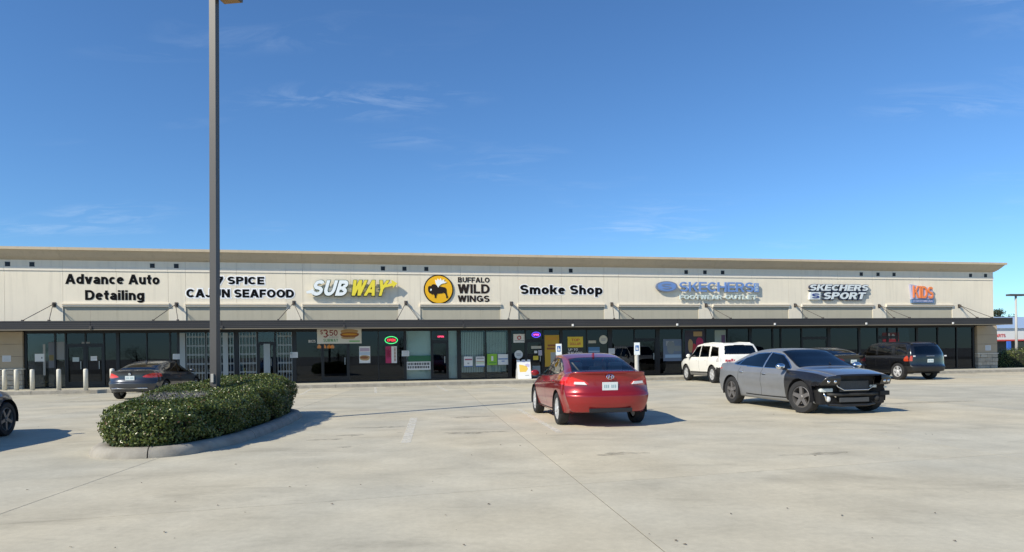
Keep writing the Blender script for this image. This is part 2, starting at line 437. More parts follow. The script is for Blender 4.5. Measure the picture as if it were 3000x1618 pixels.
M_LOT = concrete_mat('lot_concrete', (.465, .437, .350), (.52, .462, .338))
M_WALK = concrete_mat('walk_concrete', (.50, .475, .39), (.54, .50, .385), .07)
M_KERB = mat('kerb_concrete', (.315, .29, .245), .85, var=.24, vscale=3.5, bump=.4, bscale=60)
M_FILL = mat('joint_filler', (.17, .155, .125), .95)
M_EARTH = mat('ground_earth', (.30, .29, .26), .95, var=.15, vscale=.2)

g = mobj('ground', [(-900, -900, -.05), (900, -900, -.05), (900, 900, -.05), (-900, 900, -.05)], [[0, 1, 2, 3]], M_EARTH)
tag(g, 'far pale ground around the car park', 'ground', kind='structure')

# the car park: a bed of dark joint filler carrying big cast slabs
lot = mobj('parking_lot', [(-60, -40, -.003), (90, -40, -.003), (90, 95, -.003), (-60, 95, -.003)], [[0, 1, 2, 3]], M_FILL)
tag(lot, 'pale concrete car park of large jointed slabs', 'parking lot', kind='structure')
rows = [(-34, .21), (-23.5, .22), (-13, .23), (-2.6, .25), (7.17, .278), (17.7, .40), (24.6, .30), (31.72, .206), (43, .206), (55, .206), (68, .206), (82, .206)]
colsl = [(-52.0, -.10), (-46, -.10), (-40, -.10), (-34, -.10), (-28, -.09), (-22.1, -.09), (-16.2, -.09), (-10.3, -.09), (-4.29, -.088), (1.74, -.136), (7.8, -.15), (13.9, -.16),
         (20, -.17), (26.1, -.18), (32.2, -.19), (38.3, -.2), (44.4, -.206), (50.5, -.206), (56.6, -.206), (62.7, -.206), (68.8, -.206), (75, -.206)]
def cross(rw, cl):
    (y0, m), (x0, k) = rw, cl
    y = (y0+m*x0)/(1-m*k)
    return Vector((x0+k*y, y, 0))
for i in range(len(rows)-1):
    for j in range(len(colsl)-1):
        q = [cross(rows[i], colsl[j]), cross(rows[i], colsl[j+1]), cross(rows[i+1], colsl[j+1]), cross(rows[i+1], colsl[j])]
        c = sum(q, Vector())/4
        if i < 3 and not (-20 < c.x < 30): continue
        gap = .0055
        pts = []
        for k in range(4):
            e1 = (q[(k+1) % 4]-q[k]).normalized(); e2 = (q[(k-1) % 4]-q[k]).normalized()
            pts.append(q[k]+(e1+e2)*gap)
        o = MB().prism_z([(p.x-c.x, p.y-c.y) for p in pts], -.12, 0).build('slab', M_LOT, lot, recalc=False)
        o.location = (c.x, c.y, 0)

# worn painted bay lines
def paint_mat(name, col, wear, top=.75):
    m = bpy.data.materials.new(name); m.use_nodes = True
    nt = m.node_tree; N = nt.nodes; L = nt.links; b = N['Principled BSDF']
    b.inputs['Base Color'].default_value = (*col, 1); b.inputs['Roughness'].default_value = .8
    geo = N.new('ShaderNodeNewGeometry'); n = N.new('ShaderNodeTexNoise'); n.inputs['Scale'].default_value = 7; n.inputs['Detail'].default_value = 8
    n.inputs['Roughness'].default_value = .75
    L.new(geo.outputs['Position'], n.inputs['Vector'])
    r = N.new('ShaderNodeMapRange'); r.inputs['From Min'].default_value = wear-.12; r.inputs['From Max'].default_value = wear+.10
    r.inputs['To Max'].default_value = top
    L.new(n.outputs['Fac'], r.inputs['Value'])
    tr = N.new('ShaderNodeBsdfTransparent'); mx = N.new('ShaderNodeMixShader')
    L.new(r.outputs[0], mx.inputs[0]); L.new(tr.outputs[0], mx.inputs[1]); L.new(b.outputs[0], mx.inputs[2])
    L.new(mx.outputs[0], N['Material Output'].inputs['Surface'])
    MATS[name] = m; return m
M_LINE = paint_mat('worn_white_paint', (.78, .76, .68), .45, .6)
M_BLUE = paint_mat('worn_blue_paint', (.20, .42, .62), .47)
def stripe(p0, p1, w, m, name='painted_line', label=''):
    a, b = Vector((*p0, 0)), Vector((*p1, 0)); d = (b-a).normalized(); n = Vector((-d.y, d.x, 0))*w/2
    c = (a+b)/2
    o = mobj(name, [tuple((p-c)+Vector((0, 0, .004))) for p in (a-n, b-n, b+n, a+n)], [[0, 1, 2, 3]], m, lot)
    o.location = c
    return o
nrm = Vector((-FS, FC))
def fgp(s, p): w = fw(s, p); return (w.x, w.y)
for x, y0, y1 in ((1213, 1225, 1298),):
    stripe(ground_at(1213, 1225), ground_at(1189, 1298), .16, M_LINE)
stripe(ground_at(1520, 1200), ground_at(1640, 1268), .12, M_LINE)
k = 0
for s in np.arange(-23.4, 34, 2.75):
    if -19.5 < s < -10 and k % 2: k += 1; continue
    k += 1
    stripe(fgp(s, 2.85), fgp(s, 7.6), .11, M_LINE)
stripe(fgp(6.6, 2.9), fgp(9.2, 2.9), .16, M_BLUE)
stripe(fgp(6.1, 3.35), fgp(8.6, 3.35), .14, M_BLUE)

# oil drips where cars stand nose-in, and scuffs further out
M_OIL = paint_mat('oil_stain', (.10, .09, .075), .52, .38)
def stain(s, p, rx, ry, name='oil_stain'):
    w = fw(s, p); pts = []
    for t in np.linspace(0, 2*PI, 18, endpoint=False):
        k = 1+.25*math.sin(3*t+s)+.15*math.sin(5*t+p)
        pts.append((math.cos(t)*rx*k, math.sin(t)*ry*k, .0025))
    o = mobj(name, pts, [list(range(18))], M_OIL, lot); o.location = (w.x, w.y, 0); o.rotation_euler = (0, 0, FT)
for k in range(22):
    s = -22+k*2.72
    stain(s+random.uniform(-.3, .3), 3.3+random.uniform(-.15, .5), random.uniform(.5, .95), random.uniform(.16, .4))
for px, py, rx, ry in ((1385, 1268, .55, .16), (960, 1288, .3, .1), (1030, 1275, .25, .1), (1010, 1310, .12, .08), (1120, 1252, .6, .12), (1820, 1330, .4, .12), (2400, 1330, .5, .1), (1380, 1222, .5, .18), (2700, 1180, 1.4, .16), (2550, 1200, 1.2, .12), (300, 1175, 1.6, .2), (420, 1240, .5, .12)):
    x, y = ground_at(px, py); v = Vector((x, y-FD)); stain(v.x*FC+v.y*FS, v.x*FS-v.y*FC, rx, ry)

# fallen leaves and grit
lv = MB()
for i in range(80):
    d = 4.6+26*random.random()**1.6
    x = random.uniform(-.75, .75)*d
    if -8 < x < -4 and 9 < d < 17: continue
    r = random.uniform(.005, .015)
    a = random.random()*6.28
    pts = [(x+r*math.cos(a+t)*(1.5 if t in (0, PI) else .7), d+r*math.sin(a+t)*(1.5 if t in (0, PI) else .7)) for t in (0, 1.2, PI, 4.3)]
    lv.add([(pts[0][0], pts[0][1], .006), (pts[1][0], pts[1][1], .008+r*.4), (pts[2][0], pts[2][1], .006), (pts[3][0], pts[3][1], .008)], [[0, 1, 2, 3]])
o = lv.build('fallen_leaves', mat('dead_leaf', (.11, .085, .06), .8), recalc=False)
tag(o, 'scattered dry brown leaves and grit on the concrete', 'leaves', kind='stuff')

# raised walk along the shops, kerb in front
SL, SRT = -30.0, fs(2910, 860)
walk = MB().box(SL, SRT+3.2, -2.43, 3, -.04, .10).build('sidewalk', M_WALK)
walk.location = fw(0, 0, 0); walk.rotation_euler = (0, 0, FT)
tag(walk, 'raised concrete walk along the shop fronts', 'sidewalk', kind='structure')
WALK_P = 2.6
n = int((SRT+3.2-SL)/3.05)
for i in range(n+1):
    a = SL+i*3.05; b = min(a+3.05, SRT+3.2)
    if b-a < .3: continue
    o = MB().box(a+.006-(a+b)/2, b-.006-(a+b)/2, -2.42, 0, 0, .05).build('walk_slab', M_WALK, walk, recalc=False); o.location = ((a+b)/2, 0, .10)
    bm = MB().bbox(a+.004-(a+b)/2, b-.004-(a+b)/2, -2.6, -2.432, -.08, .152, .02)
    o = bm.build('kerb_stone', M_KERB, walk, recalc=False); o.location = ((a+b)/2, 0, 0)

# ------------------------------------------------------------------ the shopping strip
M_STUCCO = mat('stucco_cream', (.77, .70, .565), .9, streak=.15, var=.04, vscale=.7, bump=.25, bscale=90, island=.012)
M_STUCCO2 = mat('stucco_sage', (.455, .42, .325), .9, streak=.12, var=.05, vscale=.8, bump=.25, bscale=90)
M_TAN = mat('stucco_tan', (.53, .44, .315), .9, streak=.16, var=.06, vscale=.5, bump=.2, bscale=70)
M_TRIMC = mat('stucco_trim', (.78, .715, .60), .88, var=.03, bump=.2, bscale=80)
M_BRONZE = mat('bronze_metal', (.060, .054, .052), .48, metal=.15, var=.10, vscale=.6)
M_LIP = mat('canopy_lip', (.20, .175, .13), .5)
M_FRAME = mat('storefront_frame', (.014, .014, .016), .35, metal=.3)
M_GLASS = glass_mat('storefront_glass', (.84, .90, .88), 0.038, 0.0, (.80, .88, 1.0))  # clearer tint brightens some panes in place of light indoors
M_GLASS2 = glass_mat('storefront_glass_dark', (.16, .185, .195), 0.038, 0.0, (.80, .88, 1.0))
M_STEEL = mat('painted_steel', (.10, .085, .075), .5, metal=.3)
M_STONE = mat('split_stone', (.43, .385, .31), .92, var=.22, vscale=6, bump=1.0, bscale=22, island=.16)
M_BLOCKP = mat('pier_panel', (.41, .335, .24), .9, var=.05, vscale=2, bump=.25, bscale=90, island=.03)
M_DARKIN = mat('shop_interior', (.030, .028, .027), .9)  # gloom of the unlit shops is put into this near-black colour
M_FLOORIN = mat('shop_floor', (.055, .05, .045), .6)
M_WHITEP = mat('white_paint', (.74, .73, .70), .5)

bld = thing('shopping_strip', 'long single storey cream stucco strip of shops with dark metal canopy', 'building', fw(0, 0, 0), FT)
ZC_TOP, ZC_F, ZC_S, Z_TRIM, Z_REV, Z_L1, Z_L0, Z_CT, Z_CB = 6.45, 6.33, 5.93, 5.62, 5.45, 3.995, 3.84, 3.09, 2.71

# storefront pixels (left edge, right edge of each recessed panel above the canopy)
PAN = [(185, 494), (545, 839), (888, 1166), (1232, 1466), (1519, 1770), (1813, 2047), (2090, 2311), (2350, 2557), (2597, 2790)]
PANS = [(fs(a, 920), fs(b, 920)) for a, b in PAN]
pitch = PANS[1][0]-PANS[0][0]
edges = [SL]
for a, b in PANS: edges += [a, b]
edges += [SRT]
G = .0045
SD = 16.0
# solid core behind the skin: parapet, roof, side and back walls
MB().box(SL, SRT-.01, .062, .30, 2.78, 6.40).build('core_wall', M_STUCCO, bld)
MB().box(SL, SRT-.01, .30, SD, 5.6, 5.75).build('roof', mat('roof_membrane', (.5, .5, .48), .9), bld)
MB().box(SRT-.30, SRT, .302, SD, 0, 6.40).build('side_wall', M_STUCCO, bld)
MB().box(SL, SRT-.3, SD-.3, SD-.002, 0, 6.40).build('back_wall', M_STUCCO, bld)
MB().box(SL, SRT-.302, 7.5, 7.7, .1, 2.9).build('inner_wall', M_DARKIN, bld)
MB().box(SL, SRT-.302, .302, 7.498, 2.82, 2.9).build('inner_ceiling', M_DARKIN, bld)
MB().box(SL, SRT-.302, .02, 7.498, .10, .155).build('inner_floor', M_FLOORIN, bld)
for i in range(len(edges)-1):
    a, b = edges[i]+G, edges[i+1]-G
    bay = i % 2 == 1
    segs = [(a, b)]
    if bay: segs = [(a, (a+b)/2-G), ((a+b)/2+G, b)]
    elif b-a > 3.2:
        k = int((b-a)/3.05)+1; segs = [(a+(b-a)*j/k+(G if j else 0), a+(b-a)*(j+1)/k-(G if j < k-1 else 0)) for j in range(k)]
    for (u, v) in segs:
        MB().box(u, v, 0, .06, Z_L1+.002 if bay else 2.78, Z_REV-.008).build('wall_panel', M_STUCCO, bld, recalc=False)
        MB().box(u, v, 0, .06, Z_TRIM+.002, 6.38).build('upper_panel', M_STUCCO, bld, recalc=False)
        MB().box(u, v, -.03, .06, Z_REV, Z_TRIM).build('trim_band', M_TRIMC, bld, recalc=False)
    if bay:
        k = 4
        for j in range(k):
            u, v = a+(b-a)*j/k+(G*.5 if j else 0), a+(b-a)*(j+1)/k-(G*.5 if j < k-1 else 0)
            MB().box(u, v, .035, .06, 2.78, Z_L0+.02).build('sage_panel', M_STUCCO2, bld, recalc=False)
        MB().prism_y([(a-.05, Z_L0), (b+.05, Z_L0), (b+.05, Z_L1), (a-.05, Z_L1)], -.07, .055).build('ledge', M_TRIMC, bld, recalc=False)
        MB().box(a-.02, b+.02, -.095, .05, Z_L0+.06, Z_L0+.105).build('ledge_bead', M_TAN, bld, recalc=False)
# cornice with its return round the right-hand corner, cast in sections
prof = [(0.0, ZC_S), (.06, ZC_S+.02), (.20, ZC_S+.13), (.36, ZC_S+.31), (.43, ZC_F), (.50, ZC_F), (.50, ZC_TOP), (-.3, ZC_TOP)]
cuts = [SL]+[PANS[i][0] for i in range(0, 9, 2)]+[SRT]
for i in range(len(cuts)-1):
    a, b = cuts[i]+.004, cuts[i+1]-.004
    last = i == len(cuts)-2
    n = len(prof); vs = []
    for p, z in prof: vs.append((a, -p, z))
    for p, z in prof: vs.append((b+(p if last else 0), -p, z))
    MB().add(vs, [list(range(n)), list(range(2*n-1, n-1, -1))]+[[k, n+k, n+(k+1) % n, (k+1) % n] for k in range(n)]).build('cornice', M_TAN, bld)
vs = [(SRT+p, -p+.003, z) for p, z in prof]+[(SRT+p, SD, z) for p, z in prof]
n = len(prof)
MB().add(vs, [list(range(n)), list(range(2*n-1, n-1, -1))]+[[k, n+k, n+(k+1) % n, (k+1) % n] for k in range(n)]).build('cornice', M_TAN, bld)
# square scupper vents under the cornice
for px in (22.5, 94, 446.6, 516.8, 1122, 1185, 1249, 1613.6, 1672, 2010, 2065, 2117, 2523, 2572, 2619, 2843, 2887):
    s = fs(px, 795); z = 5.72
    v = MB().box(s-.10, s+.10, -.012, .01, z-.10, z+.10).build('vent', M_FRAME, bld, recalc=False)
    MB().box(s-.105, s+.105, -.02, -.012, z+.085, z+.105).build('vent_hood', M_FRAME, v, recalc=False)
# hung canopy: deck, ribbed fascia in lengths, lit bottom lip, tie rods
CP = 1.8
CE = fs(2967, 945, CP)
MB().box(SL, CE-.05, -CP+.06, -.004, Z_CT-.12, Z_CT-.06).build('canopy_deck', M_BRONZE, bld)
MB().box(SL, CE-.05, -CP+.06, -.004, Z_CB+.03, Z_CB+.06).build('canopy_soffit', mat('soffit', (.12, .105, .085), .7), bld)
MB().box(CE-.05, CE, -CP, -.004, Z_CB, Z_CT).build('canopy_end', M_BRONZE, bld)
fj = [SL]+[fs(p, 945, CP) for p in (265, 650, 1008, 1358, 1678, 1984, 2270, 2538, 2792)]+[CE-.052]
for i in range(len(fj)-1):
    a, b = fj[i]+.006, fj[i+1]-.006
    f = MB().box(a, b, -CP, -CP+.058, Z_CB+.03, Z_CT).build('fascia', M_BRONZE, bld, recalc=False)
    rb = MB()
    for k in range(4):
        z = Z_CB+.07+k*.085
        rb.box(a, b, -CP-.022, -CP-.001, z, z+.035)
    rb.box(a, b, -CP-.03, -CP-.001, Z_CT-.035, Z_CT+.004)
    rb.build('rib', M_BRONZE, f, recalc=False)
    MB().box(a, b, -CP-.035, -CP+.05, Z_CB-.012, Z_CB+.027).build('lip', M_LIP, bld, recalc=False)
for i, p in enumerate((265, 650, 1008, 1358, 1678, 1984, 2270, 2538, 2792)):
    s = fs(p, 952, CP+.05)
    MB().bbox(s-.05, s+.05, -CP-.075, -CP-.033, Z_CB+.03, Z_CB+.14, .012).build('end_clip', M_BRONZE if i < 4 else M_WHITEP, bld, recalc=False)
for px, py in ((159, 893), (517, 893), (861, 888), (1189, 888), (1498, 890), (1792, 892), (2068, 895), (2329, 895), (2575, 897), (2809, 897)):
    s = fs(px, py); z = fz(px, py)
    w = MB().bbox(s-.075, s+.075, -.02, -.001, z-.11, z+.11, .006).build('anchor_plate', M_STEEL, bld, recalc=False)
    MB().bbox(s-.03, s+.03, -.16, -.031, z-.07, z+.07, .01).build('anchor_lug', M_STEEL, w, recalc=False)
    for dxs in (-.50, .50):
        MB().tube([(s, -.13, z), (s+dxs, -CP+.10, Z_CT+.03)], .016, 8).build('tie_rod', M_STEEL, bld, smooth=True)
        MB().bbox(s+dxs-.04, s+dxs+.04, -CP+.04, -CP+.16, Z_CT-.06, Z_CT+.06, .008).build('rod_foot', M_STEEL, bld, recalc=False)

# end piers: panel courses over rock-faced stone
def pier(a, b, y0, y1):
    zs = [(1.02, 1.06, .05, M_TRIMC, 'pier_cap'), (1.062, 1.60, 0, M_BLOCKP, 'pier_block'), (1.612, 2.15, 0, M_BLOCKP, 'pier_block'), (2.162, 2.70, 0, M_BLOCKP, 'pier_block')]
    MB().box(a+.03, b-.03, y0+.03, y1, 0, 2.75).build('pier_core', M_FILL, bld)
    for z0, z1, o_, m, nm in zs: MB().bbox(a-o_, b+o_, y0-o_, y1-.01, z0, z1, .008).build(nm, m, bld, recalc=False)
    z = .10; r = 0
    while z < 1.0:
        h = min((.23, .20, .26, .22)[r % 4], 1.015-z)
        x = a-(.25 if r % 2 else 0)
        while x < b-.02:
            w = random.uniform(.34, .55); u, v = max(x, a)+.006, min(x+w, b)-.006
            x += w
            if v-u < .06: continue
            o_ = random.uniform(.0, .035)
            bm = bmesh.new(); bmesh.ops.create_cube(bm, size=1)
            for q in bm.verts: q.co = Vector(((u+v)/2+q.co.x*(v-u), (y0-o_-.03+.25)/2+q.co.y*(.25+o_+.03-y0), z+h/2+q.co.z*(h-.014)))
            bmesh.ops.bevel(bm, geom=bm.edges[:], offset=.018, segments=1, affect='EDGES')
            for q in bm.verts:
                q.co += Vector((0, random.uniform(-.012, .012), 0)) if q.co.y < y0+.05 else Vector()
            me = bpy.data.meshes.new('stone'); bm.to_mesh(me); bm.free(); me.materials.append(M_STONE)
            ob = bpy.data.objects.new('stone', me); COL.objects.link(ob); ob.parent = bld
        z += h; r += 1
pier(SL+2, fs(66, 1040, .12), -.12, .3)
pier(fs(2864, 1040, .12), fs(2922, 1040, .12), -.12, .6)

# storefront: mullions, header, sill, panes
A0, A1 = fs(69, 1050), fs(2862, 1030)
MB().box(A0, A1, .0, .12, 2.62, 2.775).build('header', M_FRAME, bld, recalc=False)
MB().box(A0, A1, .01, .11, .152, .22).build('sill', M_FRAME, bld, recalc=False)
MUL = [(74, .10), (161, .06), (192, .06), (250, .05), (304, .06), (345, .14), (430, .05), (498, .06), (523, .12), (604, .06), (645, .06), (692, .22), (754, .07), (806, .07), (862, .20), (943, .06), (1022, .07),
       (1109, .05), (1187, .13), (1264, .06), (1313, .05), (1345, .20), (1423, .045), (1494, .18), (1540, .06), (1592, .06), (1645, .16), (1720, .05), (1788, .24), (1860, .05), (1928, .22), (2000, .07), (2069, .06),
       (2132, .06), (2199, .18), (2265, .06), (2289, .07), (2350, .06), (2430, .20), (2519, .14), (2573, .05), (2602, .05), (2631, .05), (2688, .14), (2749, .06), (2804, .06), (2853, .12)]
DOORS = {(192, 250), (250, 304), (754, 806), (943, 1022), (1264, 1313), (1540, 1592), (1860, 1928), (2350, 2430), (2573, 2602), (2602, 2631)}
CLEAR = {(1187, 1264), (1313, 1345), (1345, 1423), (1423, 1494), (523, 604), (604, 645), (645, 692), (692, 754), (754, 806), (806, 862), (74, 161), (161, 192)}
for px, w in MUL:
    s = fs(px, 1040)
    MB().box(s-w/2, s+w/2, .002, .118, .222, 2.618).build('mullion', M_FRAME, bld, recalc=False)
for (p0, w0), (p1, w1) in zip(MUL[:-1], MUL[1:]):
    a, b = fs(p0, 1040)+w0/2, fs(p1, 1040)-w1/2
    gm = M_GLASS if (p0, p1) in CLEAR else M_GLASS2
    tz = 2.08
    if (p0, p1) in DOORS:
        MB().box(a, b, .012, .108, tz, tz+.07).build('transom', M_FRAME, bld, recalc=False)
        d = MB().box(a, a+.07, .02, .10, .225, tz-.005).box(b-.07, b, .02, .10, .225, tz-.005).box(a+.07, b-.07, .02, .10, .225, .42).box(a+.07, b-.07, .02, .10, tz-.09, tz-.005).build('door', M_FRAME, bld, recalc=False)
        MB().box(a+.071, b-.071, .055, .065, .421, tz-.091).build('pane', gm, d, recalc=False)
        MB().tube([(b-.15, -.03, 1.0), (b-.15, -.03, 1.35)], .014, 8).tube([(b-.15, .02, 1.02), (b-.15, -.03, 1.02)], .01, 6).tube([(b-.15, .02, 1.33), (b-.15, -.03, 1.33)], .01, 6).build('pull_handle', mat('brushed_steel', (.5, .5, .5), .3, metal=1), d)
        MB().box(a+.001, b-.001, .055, .065, tz+.071, 2.618).build('pane', gm, bld, recalc=False)
    else:
        MB().box(a+.001, b-.001, .055, .065, .222, 2.618).build('pane', gm, bld, recalc=False)
# white burglar bars before the seafood shop's windows
M_BAR = mat('burglar_bar_paint', (.29, .33, .345), .5)
for p0, p1 in ((545, 604), (604, 645), (645, 688), (700, 754), (812, 858)):
    a, b = fs(p0, 1040)+.04, fs(p1, 1040)-.04
    bb = MB()
    for py in (987, 1013.5, 1039.4, 1066.6, 1092.6):
        z = fz(600, py, .04)
        bb.box(a, b, -.05, -.03, z-.035, z-.012).box(a, b, -.05, -.03, z+.012, z+.035)
    k = max(3, int((b-a)/.125))
    for j in range(k+1):
        x = a+(b-a)*j/k; bb.box(x-.009, x+.009, -.048, -.034, .25, 2.6)
    bb.build('burglar_bars', M_BAR, bld, recalc=False)
for p0, p1 in ((528, 544), (654, 669)):
    MB().bbox(fs(p0, 1040), fs(p1, 1040), -.075, -.004, .155, 2.6, .01).build('grille_post', M_BAR, bld, recalc=False)
MB().bbox(fs(773, 1040), fs(792, 1040), -.075, .018, .25, 2.06, .01).build('grille_post', M_BAR, bld, recalc=False)
# partition and hanging blinds; light behind the brighter windows is put into their pale colour
M_PALEW = mat('pale_inner_wall', (.80, .84, .80), .9)
MB().box(fs(1190, 1000), fs(1345, 1000), .30, .36, .16, 2.8).build('partition', M_PALEW, bld, recalc=False)
M_BLIND = mat('blind_fabric', (.80, .83, .81), .8)
for p0, p1 in ((1350, 1421), (1425, 1488)):
    a, b = fs(p0, 1000)+.05, fs(p1, 1000)-.05
    k = 13
    for j in range(k):
        x = a+(b-a)*(j+.5)/k
        MB().add([(x-.04, .22, .5), (x+.035, .27, .5), (x+.035, .27, 2.55), (x-.04, .22, 2.55)], [[0, 1, 2, 3]]).build('blind_slat', M_BLIND, bld, recalc=False)
MB().box(A0, fs(345, 1000), 3.0, 3.1, .16, 2.8).build('partition', mat('tan_inner_wall', (.20, .16, .11), .9), bld, recalc=False)

# ------------------------------------------------------------------ shop signs on the wall
M_BLACKL = mat('sign_black', (.005, .005, .006), .8, spec=.1)
M_WHITEL = mat('sign_white', (.84, .88, .88), .35)
M_HALO = mat('sign_white_backing', (.88, .88, .88), .6)
M_RET = mat('sign_return', (.12, .13, .13), .4, metal=.5)
def sign(name, label, x0, y0, x1, y1, cat='sign'):
    """empty at the sign's foot; returns root and a pixel -> local (x, z) function"""
    s0, s1 = fs(x0, (y0+y1)/2), fs(x1, (y0+y1)/2)
    zc = fz((x0+x1)/2, y1); sc = (s0+s1)/2
    r = thing(name, label, cat, fw(sc, 0, zc), FT)
    def L(px, py): return fs(px, py)-sc, fz(px, py)-zc
    return r, L
def line(r, L, body, x0, ytop, x1, ybase, y, depth, m, **k):
    a, z0 = L(x0, ybase); b, z1 = L(x1, ytop)
    xm = (x0+x1)/2
    z0 = L(xm, ybase)[1]; z1 = L(xm, ytop)[1]
    return lettering(r, body, a, b, z0, z1, y, depth, m, **k)

r, L = sign('shop_sign', 'black two-line wall lettering Advance Auto Detailing above the left shop', 192, 803, 467, 880)
for t, x0, yt, x1, yb in (('Advance Auto', 192, 804, 467, 833), ('Detailing', 249.6, 850.5, 422.4, 879.5)):
    line(r, L, t, x0, yt, x1, yb, -.001, .012, M_BLACKL, bold=.05)
r, L = sign('shop_sign', 'black lettering with white edges 7 Spice Cajun Seafood behind the lamp pole', 545, 810, 861, 872)
for t, x0, yt, x1, yb in (('7 SPICE', 633, 811, 774, 833.5), ('CAJUN SEAFOOD', 546, 848, 861, 872)):
    line(r, L, t, x0, yt, x1, yb, -.001, .006, M_HALO, bold=.06, name='letter_backing', grow=.15)
    line(r, L, t, x0, yt, x1, yb, -.012, .006, M_BLACKL, bold=.06)
r, L = sign('shop_sign', 'white and yellow slanted channel letters Subway casting a strong shadow', 905, 822, 1162, 869)
M_YEL = mat('sign_yellow', (.82, .68, .05), .4)
line(r, L, 'SUB', 912, 823, 1026, 868, -.12, .03, mat('sign_green_edge', (.035, .09, .05), .5), bold=.05, shear=.30, name='letter_backing', grow=.045)
line(r, L, 'WAY', 1024, 823, 1140, 868, -.12, .03, MATS['sign_green_edge'], bold=.05, shear=.30, name='letter_backing', grow=.045)
line(r, L, 'SUB', 912, 823, 1026, 868, -.15, .12, M_WHITEL, bold=.05, shear=.30)
line(r, L, 'WAY', 1024, 823, 1140, 868, -.15, .12, M_YEL, bold=.05, shear=.30)
def pl(L, pts): return [L(x, y) for x, y in pts]
MB().prism_y(pl(L, [(1116, 839), (1140, 834), (1148, 831), (1146, 822), (1164, 832), (1151, 845), (1150, 839), (1128, 844), (1120, 850)])[::-1], -.272, -.15).build('arrow', M_YEL, r)
MB().prism_y(pl(L, [(898, 856), (914, 851), (916, 846), (924, 857), (916, 866), (914, 861), (901, 862)])[::-1], -.272, -.15).build('arrow', M_WHITEL, r)
for px in (925, 955, 990, 1040, 1075, 1110):
    x, z = L(px, 850); MB().box(x-.03, x+.03, -.149, -.001, z-.03, z+.03).build('standoff', M_RET, r, recalc=False)
MB().box(L(915, 850)[0], L(1128, 850)[0], -.119, -.05, L(1000, 856)[1], L(1000, 844)[1]).build('raceway', M_STUCCO, r, recalc=False)

r, L = sign('shop_sign', 'yellow round emblem of a winged black buffalo beside dark Buffalo Wild Wings lettering', 1241, 805, 1434, 892)
cx, cz = L(1284.8, 848.7); R = fs(1328, 848.7)-fs(1284.8, 848.7)
M_BWY = mat('sign_golden', (.85, .46, .005), .4)
M_BWB = mat('sign_dark_brown', (.022, .015, .012), .7, spec=.2)
MB().lathe([(R, 0), (R, .05)], 64, 'y', (cx, -.051, cz)).build('emblem_rim', M_BWB, r)
MB().lathe([(R*.92, 0), (R*.92, .02)], 64, 'y', (cx, -.072, cz)).build('emblem_disc', M_BWY, r)
def E(pts): return [(cx+x*R, cz+z*R) for x, z in pts]
buff = [(-.72, .02), (-.70, .18), (-.60, .24), (-.52, .22), (-.44, .32), (-.30, .36), (-.16, .30), (.05, .20), (.25, .17), (.45, .13), (.52, .02), (.53, -.18), (.56, -.35), (.62, -.50), (.60, -.58), (.50, -.58), (.50, -.46), (.44, -.30), (.34, -.22),
        (.18, -.27), (-.02, -.28), (-.10, -.30), (-.16, -.42), (-.18, -.58), (-.28, -.58), (-.28, -.44), (-.36, -.30), (-.46, -.36), (-.52, -.28), (-.62, -.26), (-.70, -.14)]
MB().prism_y(E(buff)[::-1], -.088, -.0715).build('emblem_buffalo', M_BWB, r)
wing = [(-.10, .22), (-.20, .42), (-.24, .66), (-.10, .58), (-.06, .74), (.06, .62), (.14, .76), (.22, .60), (.40, .68), (.36, .54), (.56, .50), (.42, .42), (.28, .40), (.14, .34), (.04, .24), (-.02, .12)]
MB().prism_y(E(wing)[::-1], -.098, -.0715).build('emblem_wing', M_WHITEL, r)
MB().prism_y(E([(-.58, -.02), (-.52, .06), (-.46, .0), (-.50, -.10), (-.56, -.10)])[::-1], -.096, -.0885).build('emblem_horn', M_WHITEL, r)
for t, yt, yb in (('BUFFALO', 813, 828), ('WILD', 833, 860), ('WINGS', 866, 885)):
    line(r, L, t, 1341.5, yt, 1434, yb, -.001, .012, M_BWB, bold=.047)

r, L = sign('shop_sign', 'black lettering with white edges Smoke Shop over the fifth bay', 1523, 835, 1765, 863)
line(r, L, 'Smoke Shop', 1524, 835.5, 1764.7, 862.5, -.001, .006, M_HALO, bold=.055, name='letter_backing', grow=.085)
line(r, L, 'Smoke Shop', 1524, 835.5, 1764.7, 862.5, -.012, .006, M_BLACKL, bold=.055)

M_SKB = mat('sign_blue', (.15, .26, .54), .35)
M_SKG = mat('sign_grey_blue', (.20, .24, .34), .4, metal=.2)
M_SKW = mat('sign_pale_green_white', (.58, .66, .64), .35)
r, L = sign('shop_sign', 'blue channel letters Skechers USA Footwear Outlet with an oval S badge', 1917, 825, 2217, 879)
line(r, L, 'SKECHERS', 1988, 828, 2203, 856, -.09, .08, M_SKB, bold=.022)
line(r, L, 'FOOTWEAR', 1988, 865, 2111, 878, -.09, .07, M_SKW, bold=.04)
line(r, L, 'OUTLET', 2121, 865, 2213, 878, -.09, .07, M_SKW, bold=.04)
x0, z0 = L(2205.5, 857); x1, z1 = L(2218, 831)
MB().bbox(x0, x1, -.17, -.089, z0, z1, .012).build('usa_box', M_SKB, r, recalc=False)
for o in lettering(r, 'USA', 0, (z1-z0)*.8, 0, (x1-x0)*.6, 0, .008, M_SKW, bold=.02):
    o.data.transform(Matrix.Rotation(PI/2, 4, 'Y')); o.location = (x0+(x1-x0)*.2, -.171, z1-(z1-z0)*.1)
ox, oz = L(1950, 840.5); rw = (L(1983, 840)[0]-L(1918, 840)[0])/2; rh = (L(1950, 825)[1]-L(1950, 856)[1])/2
def ell(k, n=40): return [(ox+math.cos(t)*rw*k*(1 if abs(math.cos(t)) < .9 else .97), oz+math.sin(t)*rh*k) for t in np.linspace(0, 2*PI, n, endpoint=False)]
MB().prism_y(ell(1), -.17, -.06).build('badge', M_SKG, r)
MB().prism_y(ell(.84), -.18, -.1705).build('badge_face', M_SKB, r)
